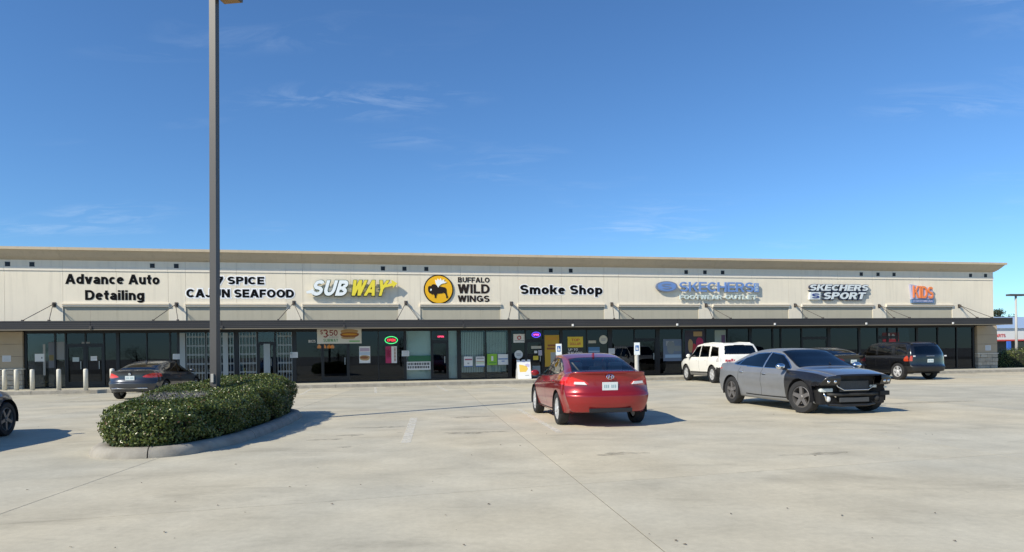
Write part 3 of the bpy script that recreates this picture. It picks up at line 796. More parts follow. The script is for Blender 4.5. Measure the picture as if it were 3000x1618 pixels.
for o in lettering(r, 'S', ox-rw*.5, ox+rw*.42, oz-rh*.52, oz+rh*.52, -.181, .012, M_SKG, bold=.02, name='badge_letter'): pass
for px in (1995, 2040, 2090, 2140, 2190, 1935, 1965):
    for py in ((842, 871) if px > 1990 else (840,)):
        x, z = L(px, py); MB().box(x-.03, x+.03, -.089, -.001, z-.025, z+.025).build('standoff', M_RET, r, recalc=False)
MB().box(L(1990, 850)[0], L(2200, 850)[0], -.089, -.05, L(2090, 846)[1], L(2090, 838)[1]).build('raceway', M_STUCCO, r, recalc=False)
MB().box(L(1990, 850)[0], L(2211, 850)[0], -.089, -.05, L(2090, 874)[1], L(2090, 868)[1]).build('raceway', M_STUCCO, r, recalc=False)

r, L = sign('shop_sign', 'pale slanted block letters Skechers Sport with dark edges and boxed S', 2361, 834, 2542, 879)
M_SPW = mat('sign_ice_white', (.66, .71, .72), .35)
M_SPD = mat('sign_navy', (.035, .045, .085), .4)
for t, x0, yt, x1, yb in (('SKECHERS', 2366, 835, 2541, 853), ('SPORT', 2406, 857.5, 2532, 877.5)):
    line(r, L, t, x0, yt+.5, x1, yb+1.2, -.001, .13, M_SPD, bold=.05, shear=.32, name='letter_backing', grow=.09)
    line(r, L, t, x0, yt, x1, yb, -.136, .03, M_SPW, bold=.05, shear=.32)
b0, b1 = L(2368, 878), L(2400, 857)
MB().prism_y([(b0[0], b0[1]), (b1[0]-.05, b0[1]), (b1[0], b1[1]), (b0[0]+.05, b1[1])], -.14, -.001).build('s_box', M_SPW, r)
lettering(r, 'S', b0[0]+.09, b1[0]-.07, b0[1]+.07, b1[1]-.07, -.141, .02, mat('sign_dark_blue', (.03, .05, .22), .4), bold=.03, shear=.2, name='box_letter')

r, L = sign('shop_sign', 'orange Kids lettering on a small blue and lilac panel near the right corner', 2663, 832, 2731, 888)
M_KB = mat('sign_steel_blue', (.11, .20, .36), .4)
M_KO = mat('sign_orange', (.82, .24, .07), .4)
M_KL = mat('sign_lilac', (.40, .40, .55), .4)
MB().prism_y(pl(L, [(2662, 834), (2726, 846), (2731, 877), (2668, 877)])[::-1], -.14, -.001).build('panel', M_KL, r)
MB().prism_y(pl(L, [(2666, 878), (2731, 878), (2732, 888), (2667, 888)])[::-1], -.14, -.001).build('panel', M_KB, r)
line(r, L, 'KIDS', 2669, 838, 2727, 873, -.141, .05, M_KO, bold=.03, tilt=-.05)
line(r, L, 'FOOTWEAR', 2671, 880.5, 2728, 886, -.141, .012, M_KL, bold=.03, name='lettering', split=False)

# ------------------------------------------------------------------ notices, posters, neon and things at the windows
PR = {}
def pm(name, col, rough=.5): return mat('print_'+name, col, rough)
def notice(name, label, cat, box, m, p=.0, t=.006, rows=None, group=None, y=None):
    """flat sheet at a pixel box; rows: extra printed patches (fx0, fy0, fx1, fy1, material) or (text, fx0, fy0, fx1, fy1, material)"""
    x0, y0, x1, y1 = box
    xm, ym = (x0+x1)/2, (y0+y1)/2
    s0, s1 = fs(x0, ym, p), fs(x1, ym, p); z0, z1 = fz(xm, y1, p), fz(xm, y0, p)
    sc = (s0+s1)/2
    r = thing(name, label, cat, fw(sc, p, z0), FT, group)
    w, h = s1-s0, z1-z0
    MB().box(-w/2, w/2, 0, t, 0, h).build('sheet', m, r, recalc=False)
    for q in rows or []:
        if isinstance(q[0], str):
            tx, a, b, c, d, mm = q
            lettering(r, tx, -w/2+a*w, -w/2+c*w, h*(1-d), h*(1-b), -.0005, .003, mm, bold=.02, name='lettering', split=False)
        else:
            a, b, c, d, mm = q
            MB().box(-w/2+a*w, -w/2+c*w, -.002, -.0003, h*(1-d), h*(1-b)).build('print_patch', mm, r, recalc=False)
    return r, w, h
P_W, P_R, P_DR, P_G, P_Y, P_O, P_BR, P_BL, P_K, P_GR, P_LG, P_PK, P_TAN = (pm('white', (.70, .70, .68)), pm('red', (.45, .02, .03)), pm('dark_red', (.20, .01, .02)), pm('green', (.03, .22, .06)), pm('yellow', (.70, .52, .04)), pm('orange', (.55, .27, .02)),
    pm('brown', (.25, .08, .02)), pm('blue', (.05, .16, .42)), pm('ink', (.03, .03, .035)), pm('grey', (.33, .34, .35)), pm('lime', (.22, .45, .03)), pm('crimson', (.42, .015, .09)), pm('tan', (.42, .27, .12)))
GP = -.046    # sheets stand just in front of the glass

# price banner hung below the canopy edge
r, w, h = notice('price_banner', 'pale banner with a dark red price and a sandwich hung under the canopy', 'banner', (929, 962.5, 1059, 1007), pm('banner', (.62, .60, .53)), .10, .006, rows=[
    ('$', .07, .10, .13, .38, P_DR), ('3', .13, .07, .24, .60, P_DR), ('.50', .24, .10, .46, .48, P_DR), ('6-INCH', .27, .52, .47, .62, P_GR), ('SUBWAY', .14, .68, .47, .88, P_G), (.72, .80, .96, .90, pm('pale_green', (.20, .42, .16)))])
def blob(parent, x0, x1, z0, z1, y, m, n=22, name='picture'):
    cx, cz = (x0+x1)/2, (z0+z1)/2
    MB().prism_y([(cx+math.copysign(abs(math.cos(t))**.6, math.cos(t))*(x1-x0)/2*(1+.05*math.sin(3*t)), cz+math.copysign(abs(math.sin(t))**.7, math.sin(t))*(z1-z0)/2*(1+.08*math.sin(4*t+1))) for t in np.linspace(0, 2*PI, n, endpoint=False)], y-.002, y).build(name, m, parent)
blob(r, w*.03, w*.42, h*.62, h*.93, -.001, P_TAN); blob(r, w*.02, w*.44, h*.42, h*.72, -.003, P_BR); blob(r, w*.06, w*.40, h*.54, h*.66, -.005, P_O); blob(r, w*.04, w*.36, h*.30, h*.46, -.003, P_TAN)
# it is tied to the canopy soffit
for fx in (-.46, .46):
    MB().tube([(fx*w, .003, h-.01), (fx*w, .003, h+.06)], .006, 6).build('tie', P_W, r)

r, w, h = notice('window_poster', 'white sandwich poster right of the Subway door', 'poster', (1052.5, 1015, 1084.6, 1064), P_W, GP, rows=[(.06, .10, .94, .30, pm('mauve', (.42, .33, .42))), (.02, .34, .98, .52, pm('sky', (.42, .50, .60)))])
blob(r, -w*.46, w*.46, h*.16, h*.46, -.001, P_TAN); blob(r, -w*.40, w*.30, h*.26, h*.40, -.003, P_BR)
notice('window_poster', 'tall menu poster half crimson half white under the green neon', 'poster', (1129.8, 1015, 1162.6, 1064), P_W, GP, rows=[(0, 0, .52, 1, P_PK), (.08, .16, .46, .68, pm('pink', (.55, .25, .33))), (.14, .24, .40, .60, P_PK)]+[(.74, .08+.085*k, .92, .13+.085*k, P_BR) for k in range(10)])
notice('shop_number', 'small white street number on the glass left of the price banner', 'number', (903, 996, 925, 1004.5), P_K, GP, .002, rows=[('8025', .02, .05, .98, .95, P_W)])

def neon(label, box, ring, word, text='OPEN', kind=0):
    x0, y0, x1, y1 = box; xm, ym = (x0+x1)/2, (y0+y1)/2; p = .0
    s0, s1 = fs(x0, ym, p), fs(x1, ym, p); z0, z1 = fz(xm, y1, p), fz(xm, y0, p)
    r = thing('neon_sign', label, 'neon sign', fw((s0+s1)/2, p, z0), FT)
    a, b = (s1-s0)/2, (z1-z0)/2
    mw = mat('neon_'+word, {'red': (.9, .05, .08), 'pink': (1, .10, .25), 'magenta': (.8, .1, .6)}[word], .4, emit={'red': (1, .05, .07), 'pink': (1, .08, .2), 'magenta': (.9, .1, .7)}[word], estr=1.6)
    if ring:
        mr = mat('neon_'+ring, {'green': (.1, .8, .25), 'blue': (.15, .1, .9)}[ring], .4, emit={'green': (.08, .75, .22), 'blue': (.12, .08, 1)}[ring], estr=1.1)
        MB().tube([(math.cos(t)*a, 0, b+math.sin(t)*b) for t in np.linspace(0, 2*PI, 33)], .02, 6, cap=False).build('neon_ring', mr, r, smooth=True)
    MB().box(-a*.95, a*.95, .03, .045, b*.15, b*1.85).build('back_plate', mat('neon_back', (.02, .02, .02), .4), r, recalc=False)
    lettering(r, text, -a*.66, a*.66, b*.62, b*1.38, .02, .02, mw, bold=.02, name='neon_word', split=False)
    for fx in (-.7, .7): MB().tube([(fx*a, .035, b*1.6), (fx*a, .035, b*1.6+.25)], .004, 5).build('hanger', P_K, r)
neon('green ringed red open neon above the crimson menu poster', (1128, 986.5, 1164.5, 1007), 'green', 'red')
neon('pink neon word glowing in the window right of the legal banner window', (1277, 980, 1305, 993), None, 'pink')
neon('blue ringed magenta open neon in the smoke shop window', (1558.6, 973.5, 1583, 988.5), 'blue', 'magenta')

GLD = 'small white printed notices fixed between the shop windows'
for lab, bx in (('white notice on the left stone pier of the strip', (6.5, 1042, 31.7, 1060)), ('white notice on the frame left of the barred windows', (506, 1037, 531, 1053)),
                ('white notice on the frame right of the barred windows', (850, 1032, 872.6, 1048.5)), ('white notice left of the black and white legal banner', (1177, 1027.5, 1199, 1044)), ('white notice on the frame right of the blue stickers', (1783, 1021, 1801, 1037)),
                ('pale blue notice on the right end pier', (2887, 1012, 2903, 1027))):
    pp = .126 if 'pier' in lab else .004
    notice('wall_notice', lab, 'notice', bx, pm('notice', (.60, .62, .64)), pp, .005, rows=[(.12, .2+.2*k, .88, .25+.2*k, P_GR) for k in range(4)], group=GLD)
notice('window_notice', 'large white notice in the far left window', 'notice', (102, 1037, 129.6, 1060), P_W, GP, rows=[(.70, .4, .80, .62, P_K), (.08, .9, .92, .96, P_GR)])
notice('window_notice', 'left of two small notices on the dark double door', 'notice', (212.6, 1047, 232, 1060), pm('pale_teal', (.40, .46, .45)), GP+.03)
notice('window_notice', 'right of two small notices on the dark double door', 'notice', (265.7, 1044, 284.5, 1057), P_W, GP+.03, rows=[(.1, .3, .9, .38, P_GR), (.1, .55, .9, .62, P_GR)])
notice('window_sheet', 'pale upright door edge seen in the far left window', 'panel', (126, 1009, 133, 1100), pm('door_edge', (.30, .29, .26)), GP-.004)
notice('window_sheet', 'grey sheet between the door edge and the mullion at far left', 'panel', (142, 1003, 159, 1078), pm('dim_grey', (.11, .115, .125)), GP-.004, rows=[(.1, .50, .9, .72, pm('ochre', (.16, .12, .03)))])
notice('window_sheet', 'pale sheet in the narrow window beside the dark double door', 'panel', (165, 1002, 189, 1054), pm('dim_pale', (.20, .20, .19)), GP-.004)
notice('window_sheet', 'dim plate above the dark double door notices', 'panel', (239, 1002, 263, 1009), pm('dim_pale', (.20, .20, .19)), GP+.03)
# legal banner: dark blocky words on white
rowsl = []
rl = random.Random(3)
for ry in (.12, .52):
    x = .04
    while x < .93:
        ww = rl.uniform(.03, .06); rowsl.append((x, ry, min(x+ww, .96), ry+.30, P_K)); x += ww+rl.uniform(.012, .03)
notice('window_banner', 'white banner printed with two rows of dark words low in the window', 'banner', (1191.7, 1060, 1261.5, 1084), P_W, GP, rows=rowsl)
notice('window_sheet', 'dark green printed panel above the black and white banner', 'panel', (1196, 1042, 1262, 1059.5), pm('deep_green', (.015, .12, .05)), GP-.006)
notice('window_poster', 'small white poster with a red line left of the lime green one', 'poster', (1359, 1045, 1384.6, 1074.7), P_W, GP, rows=[(.1, .22, .95, .36, pm('dull_red', (.35, .10, .14))), (.4, .60, .62, .75, P_GR), (0, .92, 1, 1, P_BL)])
notice('window_poster', 'small white poster with pale green lines beside the window mullion', 'poster', (1394, 1045, 1420, 1074.7), P_W, GP, rows=[(.1, .1, .9, .25, P_GR), (.05, .45, .95, .52, P_TAN), (.05, .60, .95, .66, P_LG), (0, .90, 1, 1, P_BL)])
notice('window_poster', 'lime green square poster in the blinds window', 'poster', (1427, 1037, 1456.4, 1070), P_LG, GP, rows=[(.42, .2, .62, .62, P_W), (.2, .76, .9, .82, P_G)])
notice('window_poster', 'white poster with a blue band right of the lime green one', 'poster', (1459, 1038, 1488.5, 1069), P_W, GP, rows=[(.02, .40, .98, .50, P_BL), (.35, .62, .65, .70, P_BL)])
notice('window_poster', 'white poster with a red circular mark high in the smoke shop window', 'poster', (1504, 979, 1539, 1004), P_W, GP, rows=[(.1, .74, .9, .82, P_GR)])
def round_sign(label, px, py, rp, m):
    s, z = fs(px, py, .002), fz(px, py, .002); R = abs(fs(px+rp, py)-fs(px, py))
    r = thing('round_sign', label, 'sign', fw(s, GP+.006, z-R), FT)
    MB().lathe([(R, 0), (R, .006)], 32, 'y', (0, 0, R)).build('disc', m, r)
    MB().box(-R*.6, R*.6, -.0025, -.0003, R*1.05, R*1.25).box(-R*.5, R*.5, -.0025, -.0003, R*.72, R*.92).build('print_patch', P_GR, r, recalc=False)
round_sign('round white sign hung above the blue stickers', 1768.6, 995.4, 12.2, pm('cream', (.56, .54, .46)))
round_sign('round grey sign above the white sandwich board', 1520, 1039, 12.2, P_W)
s, z = fs(1521, 990, GP), fz(1521, 990, GP)
rr = thing('window_sticker', 'red round mark on the white poster in the smoke shop', 'sticker', fw(s, GP+.007, z-.12), FT)
MB().lathe([(.11, 0), (.11, .003)], 24, 'y', (0, 0, .12)).build('ring', P_R, rr); MB().lathe([(.06, 0), (.06, .003)], 24, 'y', (0, -.0035, .12)).build('centre', P_W, rr)
r, w, h = notice('window_poster', 'tall golden poster in the smoke shop beside the blue parking sign', 'poster', (1596, 982, 1638.7, 1074), pm('gold', (.50, .30, .02)), GP, rows=[(.10, .06, .85, .16, P_O), (.2, .30, .8, .36, P_BR), (.15, .40, .7, .46, P_BR), (.4, .55, .9, .95, pm('pale_grey', (.36, .36, .34)))])
notice('window_poster', 'yellow poster with two lines of red words in the smoke shop', 'poster', (1663, 987, 1708, 1018), P_Y, GP, rows=[('TOP', .25, .18, .78, .42, P_R), ('DOLLAR', .15, .55, .85, .78, P_R)])
notice('window_lettering', 'white stuck-on words up to 10,000 under the yellow poster', 'lettering', (1663, 1020, 1707, 1042), pm('film', (.02, .02, .025)), GP, .003, rows=[('UP TO', .05, .05, .68, .36, P_W), ('$10,000', .02, .50, .98, .88, P_W)])
notice('window_sticker', 'yellow square sticker low on the smoke shop door', 'sticker', (1562, 1043, 1577, 1055), P_Y, GP+.03)
notice('window_sticker', 'upper white sticker strip on the smoke shop door', 'sticker', (1556, 1014, 1586, 1022), pm('strip', (.45, .42, .34)), GP+.03)
notice('window_sticker', 'small white square sticker on the smoke shop door', 'sticker', (1565, 1028, 1574, 1035), P_W, GP+.03)
notice('window_sticker', 'pale upright sticker near the edge of the smoke shop door', 'sticker', (1577, 1026, 1588, 1042), pm('lilac', (.42, .40, .48)), GP+.03)
notice('window_sheet', 'grey paper sheet at the bottom of the smoke shop door', 'panel', (1560, 1072, 1583, 1104), pm('paper', (.26, .31, .33)), GP+.03)
notice('window_sticker', 'blue banded sticker sheet below the round cream sign', 'sticker', (1724, 1017, 1757, 1042), pm('mid_blue', (.06, .17, .33)), GP, rows=[(.02, .45, .98, .56, pm('pale_blue', (.3, .42, .55))), (.02, .80, .9, .86, pm('pale_blue', (.3, .42, .55)))])
notice('window_sticker', 'white curved sticker above the blue banded sheet', 'sticker', (1724, 998, 1746, 1006), pm('strip', (.45, .42, .34)), GP)
r, w, h = notice('window_poster', 'bluish photo poster behind the second parking sign', 'poster', (1943, 994, 1999, 1058), pm('slate', (.13, .17, .24)), GP, rows=[(.1, .70, .95, .85, pm('pale_blue', (.3, .42, .55))), (.15, .08, .55, .30, P_GR), (.6, .3, .95, .55, pm('mid_grey', (.2, .22, .22)))])
blob(r, -w*.3, w*.1, h*.35, h*.9, -.003, pm('mid_grey', (.2, .22, .22)))
r, w, h = notice('window_poster', 'dark poster with pink figures left of the white car', 'poster', (2007, 968, 2066, 1048), pm('plum', (.035, .03, .05)), GP, rows=[(.42, .05, .85, .22, P_TAN)])
blob(r, w*.05, w*.40, h*.28, h*.72, -.001, P_PK); blob(r, -w*.35, -w*.12, h*.2, h*.66, -.001, P_TAN); blob(r, -w*.15, w*.05, h*.1, h*.5, -.001, P_R)
notice('window_poster', 'pale poster in the window above the white car roof', 'poster', (2094, 968, 2126, 1014), pm('pale_sage', (.30, .36, .33)), GP, rows=[(.6, .3, .95, 1, pm('plum2', (.10, .05, .12)))])
r, w, h = notice('window_poster', 'red poster with white flames and arch above the black car', 'poster', (2585, 975, 2634, 1022), pm('maroon', (.10, .012, .015)), GP)
blob(r, -w*.38, w*.38, h*.02, h*.46, -.001, pm('pale_grey', (.36, .36, .34))); blob(r, -w*.15, -w*.04, h*.4, h*.95, -.001, pm('pale_grey', (.36, .36, .34))); blob(r, w*.05, w*.25, h*.4, h*.9, -.001, pm('pale_grey', (.36, .36, .34))); blob(r, -w*.48, w*.48, h*.42, h*.6, -.003, P_R)
notice('window_sticker', 'small white sign above the black car roof', 'sticker', (2627, 1013, 2642, 1020), P_W, GP)
# wooden easel rack standing behind the glass
s = fs(2415, 1000, -.6); rk = thing('display_rack', 'pale timber cross-braced rack behind the dark window', 'rack', fw(s, -.6, .155), FT)
M_RACK = mat('pale_timber', (.42, .38, .32), .8)
for x in (-.33, .33): MB().tube([(x*1.15, 0, 0), (x, 0, 2.25)], .035, 6).build('post', M_RACK, rk)
MB().box(-.36, .36, -.03, .03, 1.86, 1.95).build('rail', M_RACK, rk, recalc=False)
MB().tube([(-.33, .06, 1.05), (.33, .06, 1.84)], .025, 6).build('brace', M_RACK, rk); MB().tube([(.33, -.06, 1.05), (-.33, -.06, 1.84)], .025, 6).build('brace', M_RACK, rk)
# pendant lamps glowing inside the sandwich shop
for i, px in enumerate((935, 950, 963.6, 973.8)):
    p = -2.2; s, z = fs(px, 1016, p), fz(px, 1016, p)
    lp = thing('pendant_lamp', ('leftmost', 'second from left', 'third from left', 'rightmost')[i]+' amber pendant lamp below the price banner', 'lamp', fw(s, p, z-.09), FT, 'amber pendant lamps in the sandwich shop')
    MB().lathe([(.02, .2), (.09, .12), (.10, .02), (.06, 0)], 16).build('lamp_shade', mat('amber_glass', (.6, .16, .02), .4, emit=(1, .30, .05), estr=7), lp, smooth=True)
    MB().tube([(0, 0, .2), (0, 0, 2.82-z+.09)], .006, 6).build('cord', P_K, lp)

# sandwich board on the walk
x, p = fs(1534, 1113, .75), .75
ab = thing('sandwich_board', 'white plastic sandwich board with a yellow and lilac print on the walk', 'sandwich board', fw(x, p, .152), FT)
w = fs(1554, 1085, p)-fs(1515, 1085, p); h = fz(1534, 1054, p)-.152
M_AB = mat('board_plastic', (.80, .80, .79), .45)
for sgn in (-1, 1):
    b = MB()
    poly = [(-w/2, 0), (w/2, 0), (w/2, h), (w*.30, h), (w*.27, h-.07), (w*.14, h-.07), (w*.11, h), (-w*.11, h), (-w*.14, h-.07), (-w*.27, h-.07), (-w*.30, h), (-w/2, h)]
    b.prism_y(poly, -.02, .02)
    o = b.build('board_panel', M_AB, ab)
    for v in o.data.vertices: v.co.y += sgn*(.24*(1-v.co.z/h)+.022)
def board_patch(pts, m):
    o = MB().add([(px*w, -(.24*(1-pz)+.022)-.0215, pz*h) for px, pz in pts], [list(range(len(pts)))]).build('print_patch', m, ab, recalc=False)
board_patch([(-.34, .36), (.12, .36), (.30, .52), (.20, .66), (-.10, .72), (-.36, .74)], pm('amber', (.80, .55, .10)))
board_patch([(.10, .66), (.40, .60), (.44, .74), (.28, .80), (.12, .76)], pm('soft_lilac', (.55, .50, .68)))
board_patch([(.05, .16), (.34, .17), (.34, .20), (.05, .19)], P_GR)
board_patch([(-.09, .86), (.09, .86), (.09, .95), (-.09, .95)], pm('soft_lilac', (.55, .50, .68)))

# accessible parking signs on concrete posts
for lab, bx, pb in (('white parking sign with a blue wheelchair mark behind the red car roof', (1628, 1007.7, 1645, 1040.5), 1.75), ('white parking sign with a blue wheelchair mark between the red and white cars', (1857, 1004, 1873.6, 1040), 1.75)):
    x0, y0, x1, y1 = bx; xm = (x0+x1)/2
    s = fs(xm, 1050, pb); w = fs(x1, 1020, pb)-fs(x0, 1020, pb); zt = fz(xm, y0, pb); zb = fz(xm, y1, pb)
    r = thing('parking_sign', lab, 'sign', fw(s, pb, .15), FT, 'accessible parking signs on the walk')
    MB().lathe([(.105, 0), (.105, zb-.15)], 20).build('post', mat('post_paint', (.50, .49, .45), .8, var=.08, vscale=4), r, smooth=False)
    MB().tube([(0, -.02, zb-.15), (0, -.02, zt-.2)], .025, 8).build('stem', M_STEEL, r)
    MB().bbox(-w/2, w/2, -.07, -.05, zb-.15, zt-.15, .005).build('sign_plate', M_WHITEL, r, recalc=False)
    zc = (zb+zt)/2-.15+.03
    MB().box(-w*.30, w*.30, -.074, -.0705, zc-.14, zc+.14).build('blue_square', P_BL, r, recalc=False)
    MB().lathe([(.065, 0), (.065, .003)], 16, 'y', (.0, -.0775, zc-.04)).build('wheel_mark', P_W, r); MB().tube([(-.02, -.076, zc-.02), (-.01, -.076, zc+.08)], .014, 6).build('figure_mark', P_W, r)

# white bollards before the left shop
M_BOLL = mat('bollard_paint', (.66, .63, .54), .6, var=.10, vscale=8)
blabs = ['cream steel bollard cut by the dark blue car at the photo edge', 'cream bollard in front of the stone pier base', 'cream bollard left of the glass door of the left shop', 'cream bollard in front of the left shop door frame', 'cream bollard in front of the dark double door', 'cream bollard rising behind the grey saloon']
for lab, cx_ in zip(blabs, (40, 140, 275, 500, 728, 952)):
    px = cx_/2.893; x, y = ground_at(px, 700+1284/2.893, .15)
    r = thing('bollard', lab, 'bollard', (x, y, .15), 0, 'cream bollards in front of the left shop')
    MB().lathe([(.085, 0), (.085, .85), (.075, .88), (.04, .895), (.0, .90)], 24).build('post', M_BOLL, r, smooth=True)
    MB().lathe([(.105, 0), (.105, .012), (.086, .012)], 24).build('base_ring', M_KERB, r)

# ------------------------------------------------------------------ planted island, hedge, lamp pole
def leaf_mat(name, cols, rough=.42, spec=.5, trans=.12):
    m = bpy.data.materials.new(name); m.use_nodes = True
    nt = m.node_tree; N = nt.nodes; L = nt.links; b = N['Principled BSDF']
    geo = N.new('ShaderNodeNewGeometry'); cr = N.new('ShaderNodeValToRGB')
    cr.color_ramp.interpolation = 'LINEAR'
    while len(cr.color_ramp.elements) < len(cols): cr.color_ramp.elements.new(.5)
    for e, (p, c) in zip(cr.color_ramp.elements, cols): e.position = p; e.color = (*c, 1)
    L.new(geo.outputs['Random Per Island'], cr.inputs[0])
    L.new(cr.outputs[0], b.inputs['Base Color'])
    b.inputs['Roughness'].default_value = rough; b.inputs['Specular IOR Level'].default_value = spec
    tl = N.new('ShaderNodeBsdfTranslucent'); L.new(cr.outputs[0], tl.inputs['Color'])
    mx = N.new('ShaderNodeMixShader'); mx.inputs[0].default_value = trans
    L.new(b.outputs[0], mx.inputs[1]); L.new(tl.outputs[0], mx.inputs[2]); L.new(mx.outputs[0], N['Material Output'].inputs['Surface'])
    MATS[name] = m; return m
def leaves(P, Nn, ln, wd, spread=.8, droop=0.0):
    """one folded 4-vertex leaf at each point, facing roughly along Nn"""
    n = len(P)
    nn = Nn+RNG.normal(0, spread, (n, 3)); nn /= np.linalg.norm(nn, axis=1, keepdims=True)+1e-9
    t = np.cross(nn, RNG.normal(0, 1, (n, 3))); t /= np.linalg.norm(t, axis=1, keepdims=True)+1e-9
    b = np.cross(nn, t)
    l = (ln*RNG.uniform(.65, 1.3, n))[:, None]; w = (wd*RNG.uniform(.7, 1.25, n))[:, None]
    V = np.stack([P-t*l*.5, P-b*w*.5+nn*w*.12, P+t*l*.5, P+b*w*.5+nn*w*.12], 1).reshape(-1, 3)
    F = np.arange(4*n).reshape(n, 4)
    return V, F

isl = [(-4.86, 10.55), (-5.02, 10.0), (-5.45, 9.78), (-5.92, 9.82), (-6.24, 10.14), (-6.46, 10.75), (-6.82, 12.0), (-7.35, 13.6), (-7.65, 15.2), (-7.5, 16.2), (-7.0, 16.75), (-6.0, 16.9), (-5.5, 16.55), (-5.2, 15.95), (-4.95, 14.5), (-4.76, 12.6), (-4.74, 11.3)]
def resample(poly, step):
    P = [Vector((x, y)) for x, y in poly]; n = len(P); out = []
    # closed Catmull-Rom
    for i in range(n):
        p0, p1, p2, p3 = P[i-1], P[i], P[(i+1) % n], P[(i+2) % n]
        k = max(1, int((p2-p1).length/step))
        for j in range(k):
            t = j/k
            out.append(.5*((2*p1)+(p2-p0)*t+(2*p0-5*p1+4*p2-p3)*t*t+(3*p1-p0-3*p2+p3)*t**3))
    return out
def offset(pts, d):
    n = len(pts); out = []
    for i in range(n):
        t = (pts[(i+1) % n]-pts[i-1]).normalized()
        out.append(pts[i]+Vector((t.y, -t.x))*d)
    return out
ring = resample(isl, .12)
area = sum(ring[i].x*ring[(i+1) % len(ring)].y-ring[(i+1) % len(ring)].x*ring[i].y for i in range(len(ring)))
if area < 0: ring = ring[::-1]
# kerb in cast lengths
kroot = thing('island_kerb', 'rounded pale concrete kerb around the planted island', 'kerb', (-6, 13, 0))
kerb_prof = [(.16, -.06), (.16, .02), (.135, .09), (.09, .135), (.03, .152), (-.06, .15), (-.10, .13), (-.10, -.06)]
n = len(ring); offs = {d: offset(ring, d) for d, z in kerb_prof}
cut = max(range(n), key=lambda i: -abs(ring[i].x+5.28)-abs(ring[i].y-9.75))
nk = 7
for ik in range(nk):
    a, b = cut+n*ik//nk, cut+n*(ik+1)//nk
    vs = []; fc = []; m_ = len(kerb_prof)
    for q in range(a, b+1):
        for d, z in kerb_prof:
            p = offs[d][q % n]
            if q == a: p = p.lerp(offs[d][(q+1) % n], .06)
            if q == b: p = p.lerp(offs[d][(q-1) % n], .06)
            vs.append((p.x+6, p.y-13, z))
    k = b-a
    for q in range(k):
        for j in range(m_-1): fc.append([q*m_+j, (q+1)*m_+j, (q+1)*m_+j+1, q*m_+j+1])
    fc += [list(range(m_)), [k*m_+j for j in range(m_-1, -1, -1)]]
    o = MB().add(vs, fc).build('kerb_length', M_KERB, kroot); autosmooth(o, 50)
soil_ring = offset(ring, -.08)
soil = MB().prism_z([(p.x, p.y) for p in soil_ring], -.02, .10).build('soil', mat('island_soil', (.09, .065, .045), 1.0, var=.3, vscale=6, bump=.6, bscale=30))
tag(soil, 'dark soil bed under the hedge', 'soil', kind='structure')

# hedge volume: footprint inset from the kerb, clipped flat top rising towards the shops
hr = [Vector(p) for p in offset(ring, -.13)]
HC = Vector((-6.0, 13.3))
def hedge_top(x, y): return .66+.045*(y-10.0)+.03*math.sin(x*2.1+y*1.3)+.025*math.sin(y*3.1-x)
hv, hn = [], []
peri = [0.0]
for i in range(len(hr)): peri.append(peri[-1]+(hr[(i+1) % len(hr)]-hr[i]).length)
hrx = np.array([p.x for p in hr]); hry = np.array([p.y for p in hr]); PL = np.array(peri)
hpoly = [(p.x, p.y) for p in hr]
def side_points(n):
    u = RNG.uniform(0, PL[-1], n); i = np.clip(np.searchsorted(PL, u)-1, 0, len(hr)-1); t = (u-PL[i])/(PL[i+1]-PL[i])
    j = (i+1) % len(hr)
    x = hrx[i]*(1-t)+hrx[j]*t; y = hry[i]*(1-t)+hry[j]*t
    tx, ty = hrx[j]-hrx[i], hry[j]-hry[i]; L_ = np.hypot(tx, ty); nx, ny = ty/L_, -tx/L_
    top = np.array([hedge_top(a, b) for a, b in zip(x, y)])
    v = RNG.uniform(0, 1, n); z = .11+(top-.11)*v
    bulge = .03+.08*np.sin(np.clip(v, 0, 1)*PI)**.6-.07*np.clip((v-.82)/.18, 0, 1)**2-.07*np.clip((.25-v)/.25, 0, 1)
    lump = .065*np.sin(x*3.3+z*4)*np.sin(y*2.7-z*3)+.03*np.sin(u*7+z*9)
    dep = bulge+lump+RNG.normal(0, .022, n)-np.abs(RNG.normal(0, .05, n))
    dep += .04*np.sin(u*2.3+1.0)*np.sin(z*5+u)+.045*np.sin(u*5.1+z*8)
    hole = (np.sin(u*6.3+z*11)*np.sin(u*3.7-z*17+2) > .55) & (RNG.random(n) < .75)
    dep = np.where(hole, dep-.12, dep)
    P = np.stack([x+nx*dep, y+ny*dep, z], 1); Nn = np.stack([nx, ny, .35+.6*np.clip((v-.7)/.3, 0, 1)], 1)
    return P, Nn
def top_points(n):
    out = []
    while sum(map(len, out)) < n:
        x = RNG.uniform(hrx.min(), hrx.max(), n); y = RNG.uniform(hry.min(), hry.max(), n)
        k = inpoly(x, y, hpoly); out.append(np.stack([x[k], y[k]], 1))
    Q = np.concatenate(out)[:n]
    ed = polydist(Q[:, 0], Q[:, 1], hpoly[::3])
    top = np.array([hedge_top(a, b) for a, b in Q])
    z = top-.06*np.exp(-ed/.07)+.04*np.sin(Q[:, 0]*5)*np.sin(Q[:, 1]*4.3)+RNG.normal(0, .018, n)-np.abs(RNG.normal(0, .03, n))
    return np.concatenate([Q, z[:, None]], 1), np.tile([0, 0, 1.0], (n, 1))
Ps, Ns = side_points(44000)
Pt, Nt = top_points(40000)
DEADC = Vector((-6.15, 12.1))
dead = np.hypot((Pt[:, 0]-DEADC.x)/.55, (Pt[:, 1]-DEADC.y)/.95) < 1+RNG.normal(0, .12, len(Pt))
keep = ~dead | (RNG.random(len(Pt)) < .10)
Pt, Nt = Pt[keep], Nt[keep]
V, F = leaves(np.concatenate([Ps, Pt]), np.concatenate([Ns, Nt]),  .047, .027, .80)
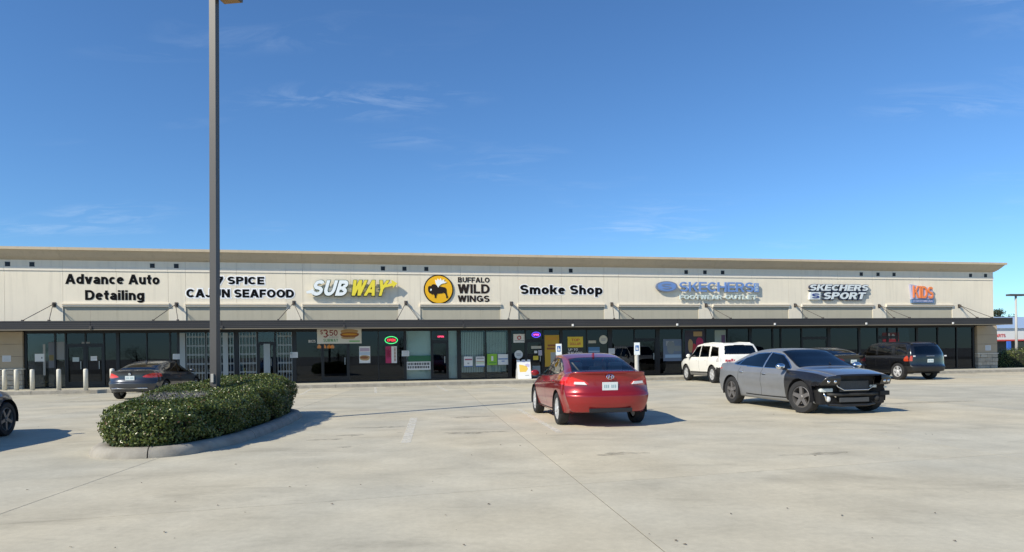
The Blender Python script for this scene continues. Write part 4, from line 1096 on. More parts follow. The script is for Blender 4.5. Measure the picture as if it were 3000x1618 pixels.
hedge = thing('hedge', 'clipped green hedge with glossy leaves filling the kerbed island', 'hedge', (-6, 13, .10))
off = np.array([6, -13, -.10])
M_LEAF = leaf_mat('hedge_leaf', [(0, (.028, .048, .010)), (.35, (.062, .095, .017)), (.65, (.115, .145, .030)), (.90, (.20, .23, .055)), (.965, (.12, .085, .03)), (1.0, (.17, .075, .035))], .33, .5, .16)
mobj('foliage', V+off, F, M_LEAF, hedge)['kind'] = 'stuff'
# dark core stopping the view through: twigs and inner shade put into one colour
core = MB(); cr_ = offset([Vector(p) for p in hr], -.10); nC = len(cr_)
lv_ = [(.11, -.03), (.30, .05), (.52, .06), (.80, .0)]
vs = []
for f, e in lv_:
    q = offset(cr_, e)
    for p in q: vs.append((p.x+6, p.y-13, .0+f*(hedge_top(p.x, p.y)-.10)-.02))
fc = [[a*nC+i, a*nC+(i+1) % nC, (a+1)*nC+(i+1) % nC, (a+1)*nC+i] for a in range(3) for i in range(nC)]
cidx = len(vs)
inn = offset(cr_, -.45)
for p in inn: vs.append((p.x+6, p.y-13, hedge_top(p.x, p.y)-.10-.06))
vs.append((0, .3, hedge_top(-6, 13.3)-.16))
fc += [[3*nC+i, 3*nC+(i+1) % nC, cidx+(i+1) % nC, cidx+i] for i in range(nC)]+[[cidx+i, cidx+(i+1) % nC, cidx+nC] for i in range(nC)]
core.add(vs, fc).build('dark_core', mat('hedge_core', (.018, .020, .009), 1.0, var=.4, vscale=9), hedge)
# bare grey patch on top, a few shoots standing proud
tw = MB()
for i in range(2600):
    a, r_ = random.random()*6.28, math.sqrt(random.random())
    x, y = DEADC.x+.58*r_*math.cos(a), DEADC.y+1.0*r_*math.sin(a)
    z = hedge_top(x, y)-.05
    d = Vector((random.uniform(-.06, .06), random.uniform(-.06, .06), random.uniform(.02, .09)))
    q = Vector((x+6, y-13, z-.10)); e = Vector((random.uniform(-.003, .003), .0025, .002))
    tw.add([tuple(q-e), tuple(q+e), tuple(q+d)], [[0, 1, 2]])
tw.build('dead_twigs', mat('dead_twig', (.27, .25, .235), .9, var=.3, vscale=30), hedge, recalc=False)['kind'] = 'stuff'
for x, y, h_ in ((-6.35, 15.9, .30), (-6.2, 11.2, .22), (-6.6, 12.9, .20), (-5.9, 10.6, .2), (-5.9, 16.1, .16), (-5.3, 13.4, .18)):
    z0 = hedge_top(x, y)-.15
    pth = [Vector((x+6, y-13, z0-.05)), Vector((x+6+.02, y-13, z0+h_*.5)), Vector((x+6+random.uniform(-.06, .06), y-13+.03, z0+h_))]
    s_ = MB().tube(pth, [.004, .003, .002], 5).build('shoot', mat('shoot_bark', (.10, .12, .05), .8), hedge)
    pp = np.array([list(pth[1].lerp(pth[2], random.random())) for _ in range(14)])
    V, F = leaves(pp, np.tile([0, 0, 1.0], (14, 1)), .045, .022, 1.0)
    mobj('shoot_leaves', V, F, M_LEAF, s_)

# parking lot lamp pole standing in the island
px0, dpole = 629, 14.2
a, b = ray(px0, 1120); PX, PY = a*dpole, dpole
pole = thing('lamp_pole', 'tall square dark bronze parking lot lamp pole in the hedge island', 'lamp post', (PX, PY, .10), math.radians(4))
pole.rotation_euler = (Matrix.Rotation(math.radians(.62), 3, 'Y') @ Matrix.Rotation(math.radians(-8), 3, 'Z')).to_euler()
M_POLE = mat('pole_bronze', (.08, .074, .069), .45, metal=.15, var=.06, vscale=1.2)
pb = MB(); w0, w1, HP = .074, .070, 10.4
pb.add([(sx*w0, sy*w0, .02) for sx, sy in ((-1, -1), (1, -1), (1, 1), (-1, 1))]+[(sx*w1, sy*w1, HP) for sx, sy in ((-1, -1), (1, -1), (1, 1), (-1, 1))], [(0, 3, 2, 1), (4, 5, 6, 7), (0, 1, 5, 4), (1, 2, 6, 5), (2, 3, 7, 6), (3, 0, 4, 7)])
pb.build('shaft', M_POLE, pole, recalc=False)
MB().bbox(-.14, .14, -.14, .14, .0, .04, .01).build('base_plate', M_POLE, pole, recalc=False)
for sx in (-.11, .11):
    for sy in (-.11, .11): MB().lathe([(.016, .0), (.016, .035)], 6, 'z', (sx, sy, .04)).build('anchor_bolt', M_STEEL, pole)
MB().bbox(-.032, .032, -w0-.04, -w0+.001, .82, 1.0, .006).build('junction_box', mat('box_grey', (.36, .35, .32), .5), pole, recalc=False)
MB().bbox(-.095, -w0+.001, -.03, .0, .66, .71, .006).build('outlet_cover', M_WHITEP, pole, recalc=False)
hz = 8.93
arm = MB().bbox(w1-.005, .12, -.04, .04, hz+.06, hz+.16, .01).build('arm', M_POLE, pole, recalc=False)
head = MB().bbox(.115, .55, -.20, .20, hz+.0, hz+.22, .02).build('lamp_head', M_POLE, pole, recalc=False)
MB().box(.15, .515, -.165, .165, hz-.012, hz+.001).build('lens', mat('amber_lens', (.30, .17, .05), .35), head, recalc=False)
head2 = MB().bbox(-.49, -.115, -.20, .20, hz+1.2, hz+1.42, .02).build('lamp_head', M_POLE, pole, recalc=False)
MB().bbox(-.12, -w1+.005, -.04, .04, hz+1.24, hz+1.34, .01).build('arm', M_POLE, pole, recalc=False)

# ------------------------------------------------------------------ beyond the right-hand corner
def place(px, d): a, b = ray(px, 1020); return (a*d, d)
M_PWHITE = mat('parts_white', (.74, .73, .70), .6)
M_PDARK = mat('parts_dark', (.05, .045, .045), .5)
M_PRED = mat('parts_red', (.55, .06, .05), .5)
x0, y0 = place(2905, 82.0)
ps = thing('parts_store', 'distant shop with a white fascia reading parts and pale blue roof', 'building', (x0, y0, 0), FT)
MB().box(0, 34, 1.2, 14, 0, 2.15).build('wall', M_PDARK, ps, recalc=False)
MB().box(-.3, 34.3, 0, 14.2, 2.15, 3.66).build('fascia', M_PWHITE, ps, recalc=False)
MB().box(-.32, 34.32, -.06, -.002, 2.10, 2.28).build('red_band', M_PRED, ps, recalc=False)
MB().add([(-1, -.2, 3.665), (35, -.2, 3.665), (35, 8, 5.5), (-1, 8, 5.5), (-1, 16, 3.665), (35, 16, 3.665)], [[0, 1, 2, 3], [3, 2, 5, 4], [0, 3, 4], [1, 5, 2]]).build('roof', mat('parts_roof', (.30, .40, .55), .6), ps, recalc=False)
lettering(ps, 'PARTS', .25, 2.05, 2.60, 2.98, -.002, .04, M_PRED, bold=.02)
for k in range(6): MB().box(5+k*4, 8.4+k*4, 1.14, 1.19, .4, 2.0).build('window', glass_mat('dark_glass', (.1, .1, .1), .06), ps, recalc=False)
x, y = place(2955.5, 74.0)
bs = thing('upright_blue_sign', 'small upright blue sign in front of the parts shop', 'sign', (x, y, 0), FT)
MB().bbox(-.27, .27, -.05, .05, 1.05, 2.0, .03).build('panel', mat('blue_panel', (.04, .14, .55), .5), bs, recalc=False)
MB().tube([(0, 0, 0), (0, 0, 1.06)], .06, 8).build('post', M_STEEL, bs)
x, y = place(2978, 60.0)
l2 = thing('lamp_pole', 'slim grey lamp pole with a flat double head beyond the right corner', 'lamp post', (x, y, 0), .2)
MB().tube([(0, 0, 0), (0, 0, 5.95)], [.12, .09], 10).build('shaft', mat('pole_grey', (.42, .41, .39), .5), l2, smooth=True)
for sgn in (-1, 1):
    MB().bbox(min(sgn*.02, sgn*.85), max(sgn*.02, sgn*.85), -.22, .22, 5.95, 6.12, .03).build('lamp_head', M_POLE, l2, recalc=False)

def bush(name, label, cat, x, y, rx, ry, h, n, m, ln, core=None):
    r = thing(name, label, cat, (x, y, 0))
    u = RNG.normal(0, 1, (n, 3)); u /= np.linalg.norm(u, axis=1, keepdims=True); u[:, 2] = np.abs(u[:, 2])
    rad = RNG.uniform(.72, 1.02, n)[:, None]
    sq = np.sign(u)*np.abs(u)**.62
    P = sq*rad*np.array([rx, ry, h])+RNG.normal(0, .03, (n, 3)); P[:, 2] = np.clip(P[:, 2], .02, None)
    V, F = leaves(P, u, ln, ln*.6, .7)
    mobj('foliage', V, F, m, r)['kind'] = 'stuff'
    k = 20
    c_ = MB().lathe([(.80, 0), (.82, .35), (.70, .72), (.3, .84)], k).build('dark_core', core or MATS['hedge_core'], r)
    c_.scale = (rx, ry, h)
    return r
M_LEAF2 = leaf_mat('shrub_leaf', [(0, (.05, .085, .02)), (.5, (.11, .15, .04)), (1, (.19, .20, .07))], .5)
x, y = ground_at(2952, 1062, .6)
for k in range(3):
    w_ = fw(SRT+2.6+k*2.2, -1.2-.3*k)
    bush('shrub', ('dark shrub hard against the right building corner', 'second dark shrub right of the building corner', 'dark shrub farthest right at the photo edge')[k], 'shrub', w_.x, w_.y, 1.25, 1.0, 1.36, 3800, M_LEAF, .075)
w_ = fw(SRT+2.9, 1.6)
bush('shrub', 'low light green clipped shrub at the right kerb end', 'shrub', w_.x+1.0, w_.y+.2, .95, .75, .62, 3600, M_LEAF2, .06)

# trees: one far behind the parts shop, and a low row added behind the camera to darken what the shop windows mirror
M_BARK = mat('bark', (.10, .075, .055), .9, var=.3, vscale=4)
M_LEAF3 = leaf_mat('tree_leaf', [(0, (.014, .024, .009)), (.5, (.03, .042, .014)), (1, (.055, .07, .024))], .5)
def tree(label, x, y, H, R, n, seed, group=None, low=.42):
    rg = np.random.default_rng(seed); rr_ = random.Random(seed)
    r = thing('tree', label, 'tree', (x, y, -.03), rr_.random()*6, group)
    tb = MB(); tb.tube([(0, 0, 0), (.05*H*.3, 0, H*.25), (.02*H, .02*H, H*.5), (0, 0, H*.8)], [H*.028, H*.022, H*.014, H*.005], 8)
    cl = []
    for k in range(15):
        a = rr_.random()*6.28; q = rr_.random()**.5; zz = H*rr_.uniform(low, .93)
        rr2 = R*(1-.55*abs(zz/H-.62)/.4)*q
        c = Vector((math.cos(a)*rr2, math.sin(a)*rr2, zz)); cl.append((c, R*rr_.uniform(.28, .46)))
        tb.tube([(0, 0, H*.38+rr_.random()*H*.2), tuple(c*.6+Vector((0, 0, zz*.36))), tuple(c)], [H*.009, H*.006, H*.002], 5)
    tb.build('trunk', M_BARK, r)
    P = []; Nn = []
    for c, rad in cl:
        k = n//15; u = rg.normal(0, 1, (k, 3)); u /= np.linalg.norm(u, axis=1, keepdims=True)
        q = u*(rg.random((k, 1))**.4)*rad*np.array([1, 1, .75])
        P.append(q+np.array(c)); Nn.append(u)
    V, F = leaves(np.concatenate(P), np.concatenate(Nn), H*.032, H*.018, .8)
    mobj('crown', V, F, M_LEAF3, r)['kind'] = 'stuff'
x, y = place(2932, 120)
tree('tree top showing over the roof of the parts shop', x, y, 8.3, 2.6, 3000, 5)
for k in range(19):
    x = -64+k*6.9+random.uniform(-1.5, 1.5)
    tree('tree behind the viewer seen only mirrored in the shop windows', x, -17+random.uniform(-3, 2), random.uniform(1.7, 4.3), random.uniform(1.8, 3.6), 1900, 20+k, 'trees mirrored in the shop windows', .06)

# ------------------------------------------------------------------ cars
def paint(name, col, rough=.38, metal=.25, coat=1.0, var=.03): return mat('paint_'+name, col, rough, metal, var=var, vscale=1.5, coat=coat)
M_TYRE = mat('tyre_rubber', (.018, .018, .019), .8, bump=.3, bscale=60)
M_ALLOY = mat('alloy', (.66, .66, .66), .38, metal=.45)
M_ALLOYD = mat('alloy_dusty', (.20, .19, .185), .5, metal=.6)
M_WELL = mat('wheel_well', (.008, .008, .009), .95)
M_TRIM = mat('black_trim', (.012, .012, .013), .5)
M_GAP = mat('panel_gap', (.006, .006, .006), .9)
M_CHROME = mat('chrome', (.75, .75, .76), .12, metal=1)
M_TAIL = mat('tail_lens', (.62, .012, .012), .15, coat=1)
M_TAILO = mat('tail_lens_amber', (.42, .045, .014), .15, coat=1)
M_LENSW = mat('clear_lens', (.72, .72, .72), .12, coat=1)
M_HEADL = mat('headlamp', (.012, .013, .015), .25, coat=.25)
M_PLATE = mat('plate_white', (.62, .68, .68), .4)
M_CARGLASS = glass_mat('car_glass', (.10, .12, .13), .07)
M_CARGLASS2 = glass_mat('car_glass_clear', (.72, .76, .76), .06)
M_CABIN = mat('cabin_dark', (.015, .015, .017), .8)
M_SEAT = mat('seat_beige', (.70, .62, .48), .8)

def smooth01(t): t = np.clip(t, 0, 1); return t*t*(3-2*t)
def car_shell(sp):
    K = sp['k']                                   # keyed tables: name -> {x: value}
    f = {n: pchip(list(d.keys()), list(d.values())) for n, d in K.items()}
    x0, x1 = sp['x']
    xs = np.linspace(x0, x1, sp.get('n', 230))
    extra = [v for s_ in sp.get('seams', []) for v in (s_[0]-.006, s_[0]+.006)]
    xs = np.array(sorted([x for x in xs if all(abs(x-e) > .006 for e in extra)]+extra))
    g = {n: f[n](xs)[:, None] for n in f}
    def T(n): return np.linspace(0, 1, n+1)[1:][None, :]
    one = np.ones_like(xs)[:, None]
    pieces = []; seg = []
    def put(y, z, s_): pieces.append((y*np.ones_like(z) if y.shape != z.shape else y, z)); seg.extend([s_]*z.shape[1])
    wsi = g['ws']-.10
    t = np.concatenate([[[0.0]], T(5)], 1); put(wsi*t, g['zb']*np.ones_like(t), 'a')
    t = T(3); put(wsi+.10*np.sin(t*PI/2), g['zb']+.06*(1-np.cos(t*PI/2)), 'a')
    t = T(14); put(g['ws']+(g['wm']-g['ws'])*np.sin(t*PI/2), g['zb']+.06+(g['zf']-g['zb']-.06)*t, 'b')
    t = T(18); put(g['wm']-(g['wm']-g['wb'])*t**sp.get('shp', 2.4), g['zf']+(g['zs']-g['zf'])*t, 'c')
    t = T(24); put(g['wb']+(g['wr']-g['wb'])*t+sp.get('bulge', .02)*np.sin(PI*t), g['zs']+(g['zr']-g['zs'])*t, 'd')
    e_ = sp.get('rnd', .75); t = T(26); put(g['wr']*np.cos(t*PI/2)**e_, g['zr']+(g['zt']-g['zr'])*np.sin(t*PI/2)**e_, 'e')
    Y = np.concatenate([p[0] for p in pieces], 1); Z = np.concatenate([p[1] for p in pieces], 1)
    seg = np.array(seg); Y[:, -1] = 0
    ns, M = Y.shape
    Yf = np.concatenate([Y, -Y[:, -2:0:-1]], 1); Zf = np.concatenate([Z, Z[:, -2:0:-1]], 1); SG = np.concatenate([seg, seg[-2:0:-1]])
    N = Yf.shape[1]
    Xf = np.repeat(xs[:, None], N, 1)
    V = [np.stack([Xf, Yf, Zf], 2).reshape(-1, 3)]
    idx = np.arange(ns*N).reshape(ns, N)
    F = []; FS_ = []
    a = idx[:-1]; b = idx[1:]
    F.append(np.stack([a, np.roll(a, -1, 1), np.roll(b, -1, 1), b], 2).reshape(-1, 4))
    # segment tag of a face = tag of its upper vertex along the section
    tagf = np.array([SG[(j+1) % N] if j < M-1 else SG[j] for j in range(N)])
    FS_.append(np.tile(tagf, ns-1))
    base = ns*N
    for end, row in ((0, 0), (1, ns-1)):
        yy, zz = Yf[row], Zf[row]; zc = zz.min()*.45+zz.max()*.55; KR = 36
        prev = idx[row]
        for k in range(1, KR):
            s_ = 1-k/KR
            V.append(np.stack([np.full(N, xs[row]), yy*s_, zc+(zz-zc)*s_], 1)); cur = base+np.arange(N); base += N
            q = np.stack([prev, cur, np.roll(cur, -1), np.roll(prev, -1)], 1)
            F.append(q if end == 0 else q[:, ::-1]); FS_.append(np.full(N, 'R' if end == 0 else 'F'))
            prev = cur
        V.append(np.array([[xs[row], 0, zc]])); c = base; base += 1
        q = np.stack([prev, np.full(N, c), np.full(N, c), np.roll(prev, -1)], 1)
        F.append(q if end == 0 else q[:, ::-1]); FS_.append(np.full(N, 'R' if end == 0 else 'F'))
    V = np.concatenate(V); F = np.concatenate(F); SGF = np.concatenate(FS_)
    # shape the two ends in side view and in plan
    W = K and max(K['wm'].values())
    fr, ff = pchip(*zip(*sp['rear'])), pchip(*zip(*sp['front']))
    ya = np.abs(V[:, 1])/W
    wr_ = smooth01((x0+sp['fade'][0]-V[:, 0])/sp['fade'][0]); wf_ = smooth01((V[:, 0]-x1+sp['fade'][1])/sp['fade'][1])
    pr, pf = sp['plan']
    V0 = V.copy()
    V[:, 0] += wr_*(fr(V[:, 2])+pr[0]*ya**pr[1])-wf_*(ff(V[:, 2])+pf[0]*ya**pf[1])
    for c in sp.get('crease', []):                # soft body-side creases: (z at rear, z at front, depth, width, x0, x1)
        zc = c[0]+(c[1]-c[0])*(V[:, 0]-x0)/(x1-x0)
        m_ = smooth01((V[:, 0]-c[4])/.3)*smooth01((c[5]-V[:, 0])/.3)*(ya > .55)
        V[:, 1] += np.sign(V[:, 1])*c[2]*np.exp(-((V[:, 2]-zc)/c[3])**2)*m_
    return V, V0, F, SGF

def dedup(q):
    r = []
    for i in q:
        if i not in r: r.append(i)
    return r

def car(name, label, loc, rz, sp, group=None):
    root = thing(name, label, 'car', loc, rz, group)
    V, V0, F, SG = car_shell(sp)
    R, axles, rw, W = sp['arch'], sp['axles'], sp['wheel_r'], max(sp['k']['wm'].values())
    # snap to the wheel arches
    for ax in axles:
        dx_, dz_ = V[:, 0]-ax, V[:, 2]-sp['arch_z']; r_ = np.hypot(dx_, dz_)
        m_ = (np.abs(V[:, 1]) > W*.5) & (np.abs(r_-R) < .014)
        V[m_, 0] = ax+dx_[m_]/r_[m_]*R; V[m_, 2] = sp['arch_z']+dz_[m_]/r_[m_]*R
    for poly in sp['side_win']:                   # pull the nearest grid points onto the window outlines
        n = len(poly)
        for i in range(n):
            (xa, za), (xb, zb_) = poly[i], poly[(i+1) % n]; ex, ez = xb-xa, zb_-za
            t = np.clip(((V[:, 0]-xa)*ex+(V[:, 2]-za)*ez)/(ex*ex+ez*ez), 0, 1)
            qx, qz = xa+t*ex, za+t*ez
            m_ = (np.abs(V[:, 1]) > W*.5) & (np.hypot(V[:, 0]-qx, V[:, 2]-qz) < .0095) & (V[:, 2] > .85)
            V[m_, 0] = qx[m_]; V[m_, 2] = qz[m_]
    C = V[F].mean(1)
    e1, e2 = V[F[:, 2]]-V[F[:, 0]], V[F[:, 3]]-V[F[:, 1]]
    FN = np.cross(e1, e2); ln = np.linalg.norm(FN, axis=1, keepdims=True); 
    vol = (C*FN).sum()
    if vol < 0: F = F[:, ::-1]; FN = -FN
    VN = np.zeros_like(V)
    for k in range(4): np.add.at(VN, F[:, k], FN)
    VN /= np.linalg.norm(VN, axis=1, keepdims=True)+1e-12
    FN = FN/(ln+1e-12)
    cx, cy, cz = C.T; ay = np.abs(cy)
    keep = np.ones(len(F), bool)
    if 'cut' in sp: keep &= ~sp['cut'](cx, cy, cz, FN, SG)
    for ax in axles: keep &= ~((np.hypot(cx-ax, cz-sp['arch_z']) < R) & (ay > W*.5))
    part = np.array(['body']*len(F), dtype=object); mats = {'body': sp['paint']}
    done = np.zeros(len(F), bool)
    def assign(mask, nm, m_, side=False):
        mask = mask & ~done
        if side:
            part[mask & (cy > 0)] = nm+'|L'; part[mask & (cy <= 0)] = nm+'|R'; mats[nm+'|L'] = mats[nm+'|R'] = m_
        else: part[mask] = nm+'|'; mats[nm+'|'] = m_
        done[mask] = True
    glassm = sp.get('glass', M_CARGLASS); k_ = 0
    for poly in sp['side_win']:
        k_ += 1
        ins = (SG == 'd') & inpoly(cx, cz, poly)
        assign(ins, 'side_window|%d' % k_, glassm, True)
    trim_mask = np.zeros(len(F), bool)
    for poly in sp['side_win']: trim_mask |= (SG == 'd') & (polydist(cx, cz, poly) < .020)
    assign(trim_mask, 'window_trim', sp.get('trim', M_TRIM), True)
    for nm, (xa, xb, inset) in (('windshield', sp['windshield']), ('rear_window', sp['backlight'])):
        wrx = pchip(list(sp['k']['wr'].keys()), list(sp['k']['wr'].values()))(cx)
        ins = (SG == 'e') & (cx > xa) & (cx < xb) & (ay < wrx-inset)
        near = (SG == 'e') & (cx > xa-.02) & (cx < xb+.02) & (ay < wrx-inset+.02)
        assign(ins, nm, sp.get('glass_rear', glassm) if nm == 'rear_window' else glassm); assign(near, nm+'_seal', M_TRIM)
    for rg in sp.get('regions', []):
        nm, m_, view, poly, side = rg[:5]
        if view == 'side': ins = np.isin(SG, list(rg[5] if len(rg) > 5 else 'bc')) & inpoly(cx, cz, poly)
        elif view == 'rear': ins = (cx < axles[1]-.3) & (FN[:, 0] < rg[5] if len(rg) > 5 else FN[:, 0] < -.25) & inpoly(ay, cz, poly)
        elif view == 'front': ins = (cx > axles[0]+.25) & (FN[:, 0] > (rg[5] if len(rg) > 5 else .25)) & inpoly(ay, cz, poly)
        elif view == 'top': ins = np.isin(SG, ['d', 'e', 'F', 'R'] if len(rg) < 6 else list(rg[5])) & inpoly(cx, ay, poly) & (FN[:, 2] > .3)
        assign(ins, nm, m_, side)
    # door and wing gaps
    gapm = np.zeros(len(F), bool)
    for (xg, za, zb_) in sp.get('seams', []): gapm |= (np.abs(cx-xg) < .0062) & (cz > za) & (cz < zb_) & np.isin(SG, ['b', 'c']) & (ay > W*.6)
    for (za_, zb2, xa, xb) in sp.get('hseams', []):                # low horizontal gaps on the flanks
        gapm |= (np.abs(cz-(za_+(zb2-za_)*(cx-xa)/(xb-xa))) < .012) & (cx > xa) & (cx < xb) & np.isin(SG, ['b', 'c'])
    for nm in np.unique(part[keep]):
        sel = keep & (part == nm)
        if sel.sum() < 3: continue
        q = F[sel]; u, inv = np.unique(q, return_inverse=True)
        inv = inv.reshape(q.shape)
        fl = [dedup(r) for r in inv.tolist()]
        ok = [i for i, r in enumerate(fl) if len(r) > 2]
        gm = gapm[sel][ok].astype(np.int32)
        base_nm = str(nm).split('|')[0]
        vv = V[u].copy()
        if 'window' in base_nm and 'trim' not in base_nm or base_nm == 'windshield': vv -= VN[u]*.004
        mobj(base_nm, vv, [fl[i] for i in ok], [mats[nm], M_GAP] if gm.any() else mats[nm], root, True, gm if gm.any() else None, VN[u])
    # wheels in their wells
    for ai, ax in enumerate(axles):
        for sgn in (1, -1):
            yo = sp['track'] if not isinstance(sp['track'], (tuple, list)) else sp['track'][ai]
            b = MB(); n = 20; yi, ye = W*.48, yo+.015
            ang = np.linspace(-.25, PI+.25, n+1)
            ri = R+.004
            vs = [(ax+ri*math.cos(t), sgn*y_, sp['arch_z']+ri*math.sin(t)) for y_ in (yi, ye) for t in ang]
            b.add(vs, [[i, i+1, n+2+i, n+1+i] for i in range(n)]+[list(range(n, -1, -1))])
            b.build('wheel_well', M_WELL, root, recalc=False)
            make_wheel(root, ax, sgn*(yo-sp['tyre_w']), sgn, rw, sp, ai)
    return root

def make_wheel(root, x, y, sgn, r, sp, ai):
    tw = sp['tyre_w']; rr = sp.get('rim_r', r*.68)
    steer = sp.get('steer', 0) if ai == 0 else 0
    t = MB()
    # tyre lathe about the axle (local y), y=0 inner face, y=tw outer face
    prof = [(rr*.97, .02), (r*.93, 0), (r*.985, tw*.10), (r, tw*.25), (r, tw*.75), (r*.985, tw*.90), (r*.93, tw), (rr*1.06, tw*1.0), (rr*.985, tw*.93)]
    t.lathe(prof, 40, 'y', close=False)
    w = t.build('wheel', M_TYRE, root); autosmooth(w, 40)
    w.location = (x, y, r*.995); w.rotation_euler = (0, 0, steer if sgn > 0 else steer)
    if sgn < 0: w.scale = (1, -1, 1)
    rim = MB()
    rim.lathe([(rr*.98, tw*.93), (rr*.93, tw*.95), (rr*.90, tw*.80), (rr*.88, tw*.2), (rr*.3, tw*.15)], 40, 'y', close=False)
    ns = sp.get('spokes', 5)
    for k in range(ns):
        a = 2*PI*k/ns+sp.get('phase', .3); ca, sa = math.cos(a), math.sin(a)
        w0, w1 = rr*sp.get('spw', .20), rr*sp.get('spw', .20)*.8
        def P(rad, off, dep): return (ca*rad-sa*off, dep, sa*rad+ca*off)
        ri_, ro = rr*.10, rr*.93
        vs = [P(ri_, -w0, tw*.90), P(ri_, w0, tw*.90), P(ro, w1, tw*.94), P(ro, -w1, tw*.94), P(ri_, -w0, tw*.66), P(ri_, w0, tw*.66), P(ro, w1, tw*.72), P(ro, -w1, tw*.72)]
        rim.add(vs, [(0, 1, 2, 3), (4, 7, 6, 5), (0, 4, 5, 1), (1, 5, 6, 2), (2, 6, 7, 3), (3, 7, 4, 0)])
    rim.lathe([(rr*.20, tw*.66), (rr*.20, tw*.93), (rr*.15, tw*.97), (0, tw*.98)], 20, 'y', close=False)
    ro_ = rim.build('rim', sp.get('rim', M_ALLOY), w)
    MB().lathe([(0, tw*.30), (rr*.74, tw*.30), (rr*.74, tw*.36), (0, tw*.36)], 28, 'y', close=False).build('brake_disc', mat('brake_disc', (.10, .095, .09), .5, metal=.6), w)

def mirror(root, x, y, z, m, w=.10, h=.14, l=.20):
    for s_ in (1, -1):
        bm = bmesh.new(); bmesh.ops.create_uvsphere(bm, u_segments=16, v_segments=10, radius=1)
        for v in bm.verts:
            c = v.co; v.co = Vector((x+c.x*w*(1 if c.x > 0 else .35), s_*(y+l*.45)+c.y*l*.5, z+c.z*h*.5))
        me = bpy.data.meshes.new('mirror'); bm.to_mesh(me); bm.free(); me.materials.append(m)
        o = bpy.data.objects.new('door_mirror', me); COL.objects.link(o); o.parent = root
        me.polygons.foreach_set('use_smooth', np.ones(len(me.polygons), bool))
        MB().bbox(x-.03, x+.03, min(s_*(y-.06), s_*(y+.06)), max(s_*(y-.06), s_*(y+.06)), z-h*.55, z-h*.30, .008).build('mirror_stalk', M_TRIM, o, recalc=False)
def handles(root, pts, m):
    for x, y, z in pts:
        for s_ in (1, -1):
            MB().tube([(x-.085, s_*(y-.01), z), (x-.07, s_*(y+.025), z), (x+.07, s_*(y+.025), z), (x+.085, s_*(y-.01), z)], .013, 8).build('door_handle', m, root, smooth=True)
def plate(root, x, z, tilt=0.0, w=.305, h=.155, m=None, face=-1):
    o = MB().bbox(-.006, .006, -w/2, w/2, -h/2, h/2, .004).build('license_plate', m or M_PLATE, root, recalc=False)
    o.location = (x, 0, z); o.rotation_euler = (0, tilt, 0)
    for k in range(7):
        if k == 3: continue
        MB().box(face*.0075, face*.0062, -w*.38+k*w*.115, -w*.38+k*w*.115+w*.07, -h*.2, h*.18).build('plate_mark', mat('plate_marks', (.25, .38, .42), .5), o, recalc=False)
def seats(root, xs_, m, w=.50, zseat=.52, ztop=1.0, yoff=.37):
    for x in xs_:
        for y in ((-yoff, yoff) if x > -.6 else (-.42, 0, .42)):
            b = MB(); ww = w if x > -.6 else .40
            b.bbox(x-.10, x+.04, y-ww/2, y+ww/2, zseat-.05, ztop-.12, .05)
            o = b.build('seat', m, root, recalc=False)
            MB().bbox(x-.13, x-.02, y-.14, y+.14, ztop-.10, ztop+(.10 if y else .02), .045).tube([(x-.07, y, ztop-.16), (x-.07, y, ztop-.08)], .02, 6).build('headrest', m, o, recalc=False)

